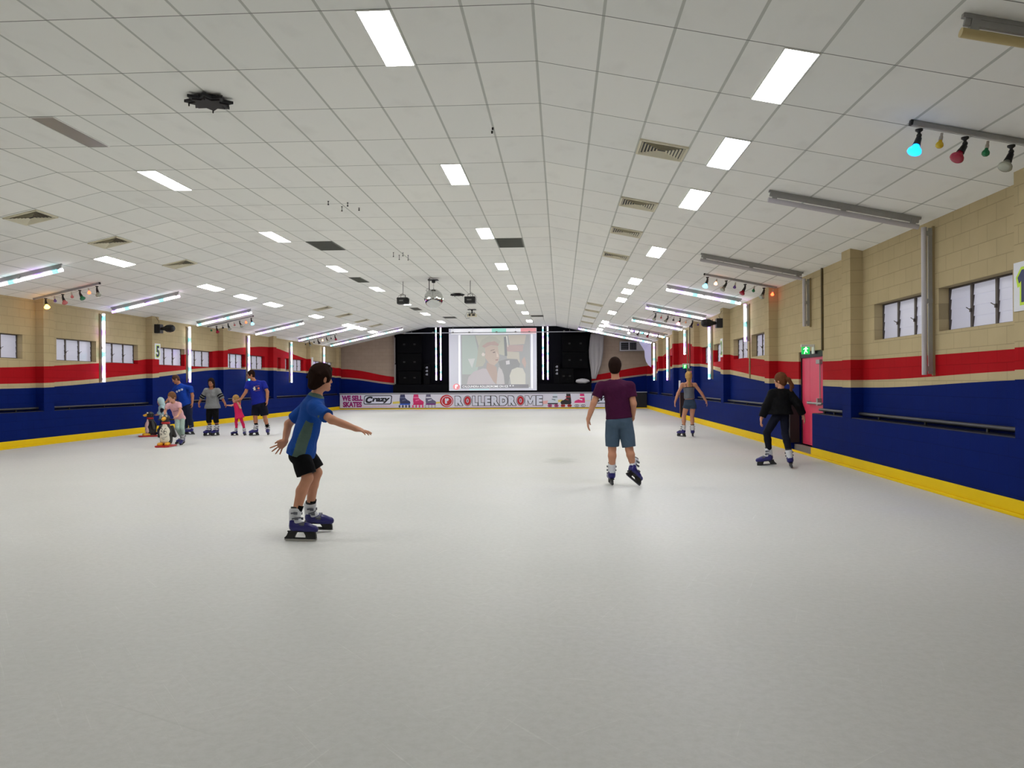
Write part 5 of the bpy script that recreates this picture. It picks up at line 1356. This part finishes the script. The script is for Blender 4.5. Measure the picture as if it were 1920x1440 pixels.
# girl in black
r_, d_ = person('girlblack', 'girl with a brown ponytail in a loose black jumper and black leggings by the door', SK1, .88, fat=.88, look=(-.75,.66,-.1), h=.006, gaze=True, female=False,
    hair=dict(mat=HR, t=.014, cover=True, add=[((0,-.09,.03),(.02,-.14,.0),.03,.032),((.02,-.14,.0),(.07,-.16,-.10),.034,.032),((.07,-.16,-.10),(.05,-.14,-.20),.032,.022),((.05,-.14,-.20),(.02,-.12,-.25),.02,.010),((.07,-.16,-.08),(.12,-.17,-.15),.02,.008)]),
    top=dict(mat=C_black, sleeve=1.86, hem=-.01, loose=.045, t=.022, sw=.034, name='jumper'), legs=dict(mat=C_navy, to=1.93, t=.008, name='leggings'),
    hands={'L': dict(dir=(-.1,0,-1), palm=(1,0,0), curl=.5), 'R': dict(dir=(.3,0,-1), palm=(-1,0,0), curl=.4)})
# father in blue shirt with three discs, bending towards the toddler
def discs(parent, d):
    b = MB()
    for k in (-1, 0, 1):
        c = d['chest'] + d['front']*(.118*d['w'] + d['t'] + .006) + d['sv']*(-k*.085) + d['up']*.02 - d['sv']*.03
        c = c - d['front']*(abs(k-.3)*.012 - .006)
        b.cyl(c - d['front']*.02, c + d['front']*.006, .030, 16)
    b.build('printed_disc', mat('print_white', (206,212,226), .6), parent)
r_, d_ = person('dad', 'man with shaved hair in a blue t-shirt with three white discs, looking down', SK2, .98, fat=1.08, look=(-.80,-.45,-.55), tilt=0, h=.007,
    hair=dict(mat=mat('hair_shaved', (80,58,46), .85, spec=.1), t=.004), top=dict(mat=cloth_mat('shirt_royal', (20,62,160)), sleeve=.62, hem=-.04, sw=.022, decor=discs),
    legs=dict(mat=cloth_mat('jeans_dark', (34,40,62)), to=1.96, t=.014, flare=.012, name='jeans'),
    hands={'L': dict(dir=(0,0,-1), palm=(-1,0,0)), 'R': dict(dir=(-.6,-.3,-.6), palm=(0,0,-1))})
# mother in grey raglan
C_gr = cloth_mat('shirt_grey_marl', (128,130,132))
def mum_paint(c, d):
    m = np.zeros(len(c), int)
    for s_ in 'LR':
        e, w_ = d['J']['el'+s_], d['J']['sh'+s_]; ax_ = unit(e - w_); t_ = (c - w_) @ ax_; L_ = np.linalg.norm(e-w_)
        r_ = np.linalg.norm((c - w_) - t_[:, None]*ax_, axis=1)
        m |= ((r_ < .085) & (((t_ > L_-.085) & (t_ < L_-.045)) | ((t_ > L_-.025) & (t_ < L_+.018)))).astype(int)
    return m
r_, d_ = person('mum', 'woman with dark hair in a grey top with black sleeve bands and black cropped leggings', SK4, .92, fat=1.06, look=(.12,-1,-.02), h=.007, female=True,
    hair=dict(mat=mat('hair_black_brown', (32,20,18), .85, spec=.08, noise=.2, bump=.4), t=.013, cover=True, add=[((-.07,-.02,.0),(-.075,-.02,-.15),.03,.028),((.065,-.03,.0),(.06,-.04,-.12),.03,.022),((0,-.07,0),(0,-.06,-.14),.05,.045)]),
    top=dict(mat=[C_gr, C_black], sleeve=1.30, hem=-.03, loose=.035, t=.018, sw=.026, wide=True, paint=mum_paint), legs=dict(mat=C_black, to=1.28, t=.012, flare=.010, name='leggings'), extra=dict(socks=C_sock),
    hands={'L': dict(dir=(.5,0,-.9), palm=(-.3,0,-.6), curl=.9), 'R': dict(dir=(-.1,0,-1), palm=(1,0,0), curl=.7)})
# toddler in pink
C_pink = cloth_mat('dress_pink', (222,44,98))
r_, d_ = person('toddler', 'small girl in a bright pink dress and leggings held by both hands between the adults', SK3, .56, fat=1.05, look=(-.85,-.5,-.1), h=.006, hs=.86, sk=.68,
    hair=dict(mat=HBL, t=.014, cover=True, add=[((0,-.08,.02),(.03,-.12,-.10),.045,.04),((.03,-.12,-.10),(.05,-.13,-.24),.04,.018),((.05,-.1,-.1),(.09,-.12,-.2),.03,.012)]),
    dress=C_pink, legs=dict(mat=C_pink, to=1.94, t=.006, name='leggings'),
    hands={'L': dict(dir=(-.3,-.2,.9), palm=(-1,0,0), curl=.6), 'R': dict(dir=(-1,-.1,.05), palm=(0,0,-1), curl=.6)})
# man with glasses
def logo_print(parent, d):
    base = d['chest'] + d['front']*(.118*d['w'] + d['t'] + .004); sv_, up_, fr = d['sv'], d['up'], d['front']
    fn = lambda u, v, dd: Vector(base + sv_*u + up_*v + fr*(dd - u*u*1.4))
    b = MB(); b.prism(ellipse(-.055, -.02, .028, .028, 16), -.01, .006, fn, 0)
    b.prism([(.03,-.05),(.09,-.05),(.075,-.02),(.095,.01),(.06,.03),(.05,.06),(.03,.03)], -.01, .006, fn, 1)
    b.prism([(-.09,.05),(.02,.055),(.02,.04),(-.09,.035)], -.01, .005, fn, 2); b.prism([(-.02,.0),(.02,.02),(.02,-.03),(-.01,-.05)], -.01, .005, fn, 3)
    b.prism([(-.08,-.075),(.06,-.065),(.06,-.075),(-.08,-.085)], -.01, .005, fn, 2)
    b.build('shirt_print', [mat('print_orange', (226,122,70), .6), mat('print_cream', (220,214,200), .6), mat('print_brown', (150,90,80), .6), mat('print_dark', (26,24,44), .6)], parent)
r_, d_ = person('glasses', 'tall man with glasses in a printed blue t-shirt and black shorts holding the small girl', SK2, 1.04, fat=1.10, look=(-.86,-.5,-.12), h=.007,
    hair=dict(mat=HB, t=.012), top=dict(mat=cloth_mat('shirt_deep_blue', (26,38,140)), sleeve=.68, hem=-.03, loose=.022, sw=.028, decor=logo_print),
    legs=dict(mat=C_navy, to=.92, flare=.030, t=.018), extra=dict(socks=C_sock),
    hands={'R': dict(dir=(-.8,0,-.25), palm=(0,-.2,-1), curl=.7), 'L': dict(dir=(0,0,-1), palm=(-1,0,0), curl=.5)})
hc, R_, F_, U_, g = d_['hc'], d_['R'], d_['F'], d_['U'], d_['g']
b = MB()
for q in (-1, 1):
    c = hc + R_*q*.033*g + F_*.104*g + U_*.004*g
    b.tube([c + R_*.024*math.cos(a) + U_*.017*math.sin(a) for a in [2*math.pi*k/12 for k in range(13)]], .0035, 6)
    b.tube([c + R_*q*.024, hc + R_*q*.078*g + F_*.02*g + U_*.006*g, hc + R_*q*.079*g - F_*.01*g + U_*.0*g], .003, 6)
b.tube([hc - R_*.010 + F_*.107*g + U_*.006, hc + R_*.010 + F_*.107*g + U_*.006], .003, 6)
b.build('glasses', M_black, r_)
# girl pushing the penguin
r_, d_ = person('pinkgirl', 'girl in a pale pink t-shirt and mint leggings bending over her penguin skating aid', SK3, .72, fat=.92, look=(-.28,-.93,-.25), h=.006, hs=.95, sk=.80,
    hair=dict(mat=HLB, t=.014, cover=True, add=[((0,-.09,.04),(.03,-.13,.0),.035,.03),((.03,-.13,.0),(.06,-.14,-.06),.03,.012)]),
    top=dict(mat=cloth_mat('shirt_pale_pink', (228,178,186)), sleeve=.55, hem=-.04, loose=.006, t=.012, sw=.02), legs=dict(mat=cloth_mat('leggings_mint', (164,186,178)), to=1.86, t=.008, name='leggings'), extra=dict(socks=C_sock),
    hands={'L': dict(dir=(-.8,-.6,-.25), palm=(0,0,-1), curl=.8), 'R': dict(dir=(.25,-.8,-.3), palm=(0,0,-1), curl=.8)})
b = MB(); fr, sv_, up_, ch = d_['front'], d_['sv'], d_['up'], d_['chest']
for k in range(7): c = ch + fr*.108 - up_*.02 + sv_*(.05 - .0165*k); b.box(c - np.array((.006,.006,.008)), c + np.array((.006,.004,.008)))
b.build('shirt_print', mat('print_grey_pink', (150,110,130), .6), r_)
# toddler in the hooded top
def hood_paint(c, d):
    z = (c - d['J']['pelvis']) @ d['up']; return (np.mod(z, .03) < .010).astype(int)
r_, d_ = person('hood', 'toddler in a pale blue striped hooded top with a navy sleeve behind the far penguin', SK3, .52, fat=1.12, look=(-1,-.15,-.25), h=.006, hs=.84, sk=.66,
    hair=dict(mat=HB, t=.006), top=dict(mat=[cloth_mat('hood_blue', (158,196,204)), cloth_mat('hood_white', (206,216,216))], sleeve=1.7, hem=-.05, loose=.03, t=.016, sw=.018, name='hooded_top', paint=hood_paint),
    legs=dict(mat=cloth_mat('jeans_child', (36,48,84)), to=1.95, t=.014, flare=.01, name='jeans'),
    hands={'L': dict(dir=(-1,0,-.1), palm=(0,0,-1), curl=.8), 'R': dict(dir=(-1,0,-.1), palm=(0,0,-1), curl=.8)})
hc, R_, F_, U_, g = d_['hc'], d_['R'], d_['F'], d_['U'], d_['g']
f = Field(hc - .2, hc + .2, .006); ax = (R_, F_, U_)
f.ell(hc - F_*.018*g + U_*.018*g, ax, (.102*g, .112*g, .128*g), 0); f.cone(hc - F_*.03*g - U_*.06*g, hc - F_*.05*g - U_*.13*g, .09*g, .08*g, .03)
f.ell(hc + F_*.115*g - U_*.01*g, ax, (.088*g, .115*g, .118*g), 0, True)
f.mesh('hood', [cloth_mat('hood_blue', (0,0,0)), cloth_mat('hood_white', (0,0,0))], r_, lambda c: (np.mod(c[:, 2], .03) < .010).astype(int))
f = Field(np.minimum(d_['J']['shL'], d_['J']['elL']) - .1, np.maximum(d_['J']['shL'], d_['J']['elL']) + .1, .006)
f.cone(d_['J']['shL'], d_['J']['elL'], .052, .046, .01); f.mesh('sleeve_patch', C_navy, r_)

# ---------------------------------------------------------------- penguin skating aids
def penguin(loc, rz, label, number, s=1.0, belly=(226,222,206)):
    root = empty('penguin_skating_aid', loc, rz, label=label, cat='skating aid', group='penguin skating aids')   # faces local -y
    X, Y, Z = (1,0,0), (0,1,0), (0,0,1)
    mb_ = mat('penguin_black', (18,18,20), .35); mw = mat('penguin_belly_%d' % belly[1], belly, .4); my = mat('penguin_yellow', (226,168,34), .4); mr = mat('penguin_red', (176,28,32), .4)
    f = Field((-.25,-.25,0), (.25,.25,.75), .007)
    f.cone((0,.02,.14), (0,.02,.30), .125, .135, .02); f.cone((0,.02,.30), (0,.0,.47), .135, .075, .03); f.cone((0,0,.47), (0,-.01,.52), .07, .07, .02)
    f.ell((0,-.01,.60), (A(1,0,0),A(0,1,0),A(0,0,1)), (.088,.098,.085), .03)
    for q in (-1, 1): f.cone((q*.12,.03,.42), (q*.165,.06,.22), .03, .035, .02, (0,1,0), 1.5)
    f.cut((0,0,.05), (0,0,-1)); f.mesh('penguin_body', mb_, root)
    f = Field((-.2,-.25,0), (.2,.1,.6), .006)
    f.cone((0,-.03,.16), (0,-.03,.32), .105, .108, .02, (1,0,0), 1.0); f.cone((0,-.03,.32), (0,-.045,.44), .108, .055, .03)
    f.cut((0,0,.06), (0,0,-1)); f.mesh('belly', mw, root)
    f = Field((-.1,-.28,.5), (.1,0,.68), .005); f.cone((0,-.09,.60), (0,-.17,.585), .036, .020, .01, (1,0,0), 1.3); f.cone((0,-.09,.585), (0,-.15,.565), .03, .018, .01, (1,0,0), 1.2); f.mesh('beak', my, root)
    b = MB()
    for q in (-1, 1):
        b.sphere((q*.038,-.078,.648), .024, 12, 8, 0); b.sphere((q*.038,-.098,.650), .010, 10, 6, 1)
    b.build('eye', [M_eyew, M_black], root)
    b = MB(); b.lathe([(0,.080),(.012,.088),(.03,.088),(.045,.078)], (0,-.005,.48), Z, 24); b.build('collar', mr, root)
    f = Field((-.2,-.3,.02), (.2,.1,.14), .006)
    for q in (-1, 1): f.cone((q*.065,-.04,.065), (q*.075,-.16,.055), .035, .04, .01, (1,0,0), 1.2)
    f.cut((0,0,.035), (0,0,-1)); f.mesh('foot', my, root)
    b = MB()
    fnp = lambda u, v, d: Vector((u, v, d))
    b.prism([(-.15,-.22),(-.10,-.30),(.10,-.30),(.15,-.22),(.15,.20),(-.15,.20)], .0, .035, fnp); b.build('sled_base', mr, root, bevel=.008)
    b = MB(); b.cyl((-.17,.02,.57), (.17,.02,.57), .016, 12); b.build('handlebar', mb_, root)
    b = MB()
    fn = lambda u, v, d: Vector((u, -.03 - math.sqrt(max(.0001, .108**2 - u*u)) - d, v))
    DG = {'3': [[(.1,.85),(.35,1),(.7,.95),(.8,.75),(.6,.57),(.35,.53)],[(.35,.53),(.7,.5),(.88,.28),(.7,.05),(.35,0),(.08,.15)]],
          '6': [[(.8,.95),(.5,.9),(.22,.62),(.12,.3),(.3,.03),(.65,.02),(.88,.25),(.75,.47),(.45,.5),(.18,.32)]],
          '8': [[(.5,.52),(.2,.7),(.3,.95),(.5,1),(.72,.93),(.8,.7),(.5,.52),(.15,.3),(.25,.05),(.5,0),(.78,.07),(.86,.3),(.5,.52)]]}
    w_ = .078; u_ = -w_ if len(number) > 1 else -w_/2
    for ch in number:
        for st in DG[ch]:
            b.tube([fn(u_ + x*w_*.9, .27 + z*.13, .003) for x, z in st], .0065, 6)
        u_ += w_
    for (u0, v0, u1, v1) in ((-.08,.255,-.03,.262),(-.05,.19,.02,.20),(.02,.20,.07,.225),(-.02,.165,.03,.172)):
        b.tube([fn(u0, v0, .002), fn((u0+u1)/2, (v0+v1)/2-.006, .002), fn(u1, v1, .002)], .004, 6)
    b.build('painted_mark', M_black, root)
    root.scale = (s, s, s)
    return root
penguin((-9.02, 17.98, 0), .08, 'near penguin skating aid with the number 36 on its cream belly', '36', 1.08)
penguin((-11.22, 21.5, 0), -.95, 'far penguin skating aid with a pinkish belly marked 8, facing left', '8', 1.0, (222,190,190))
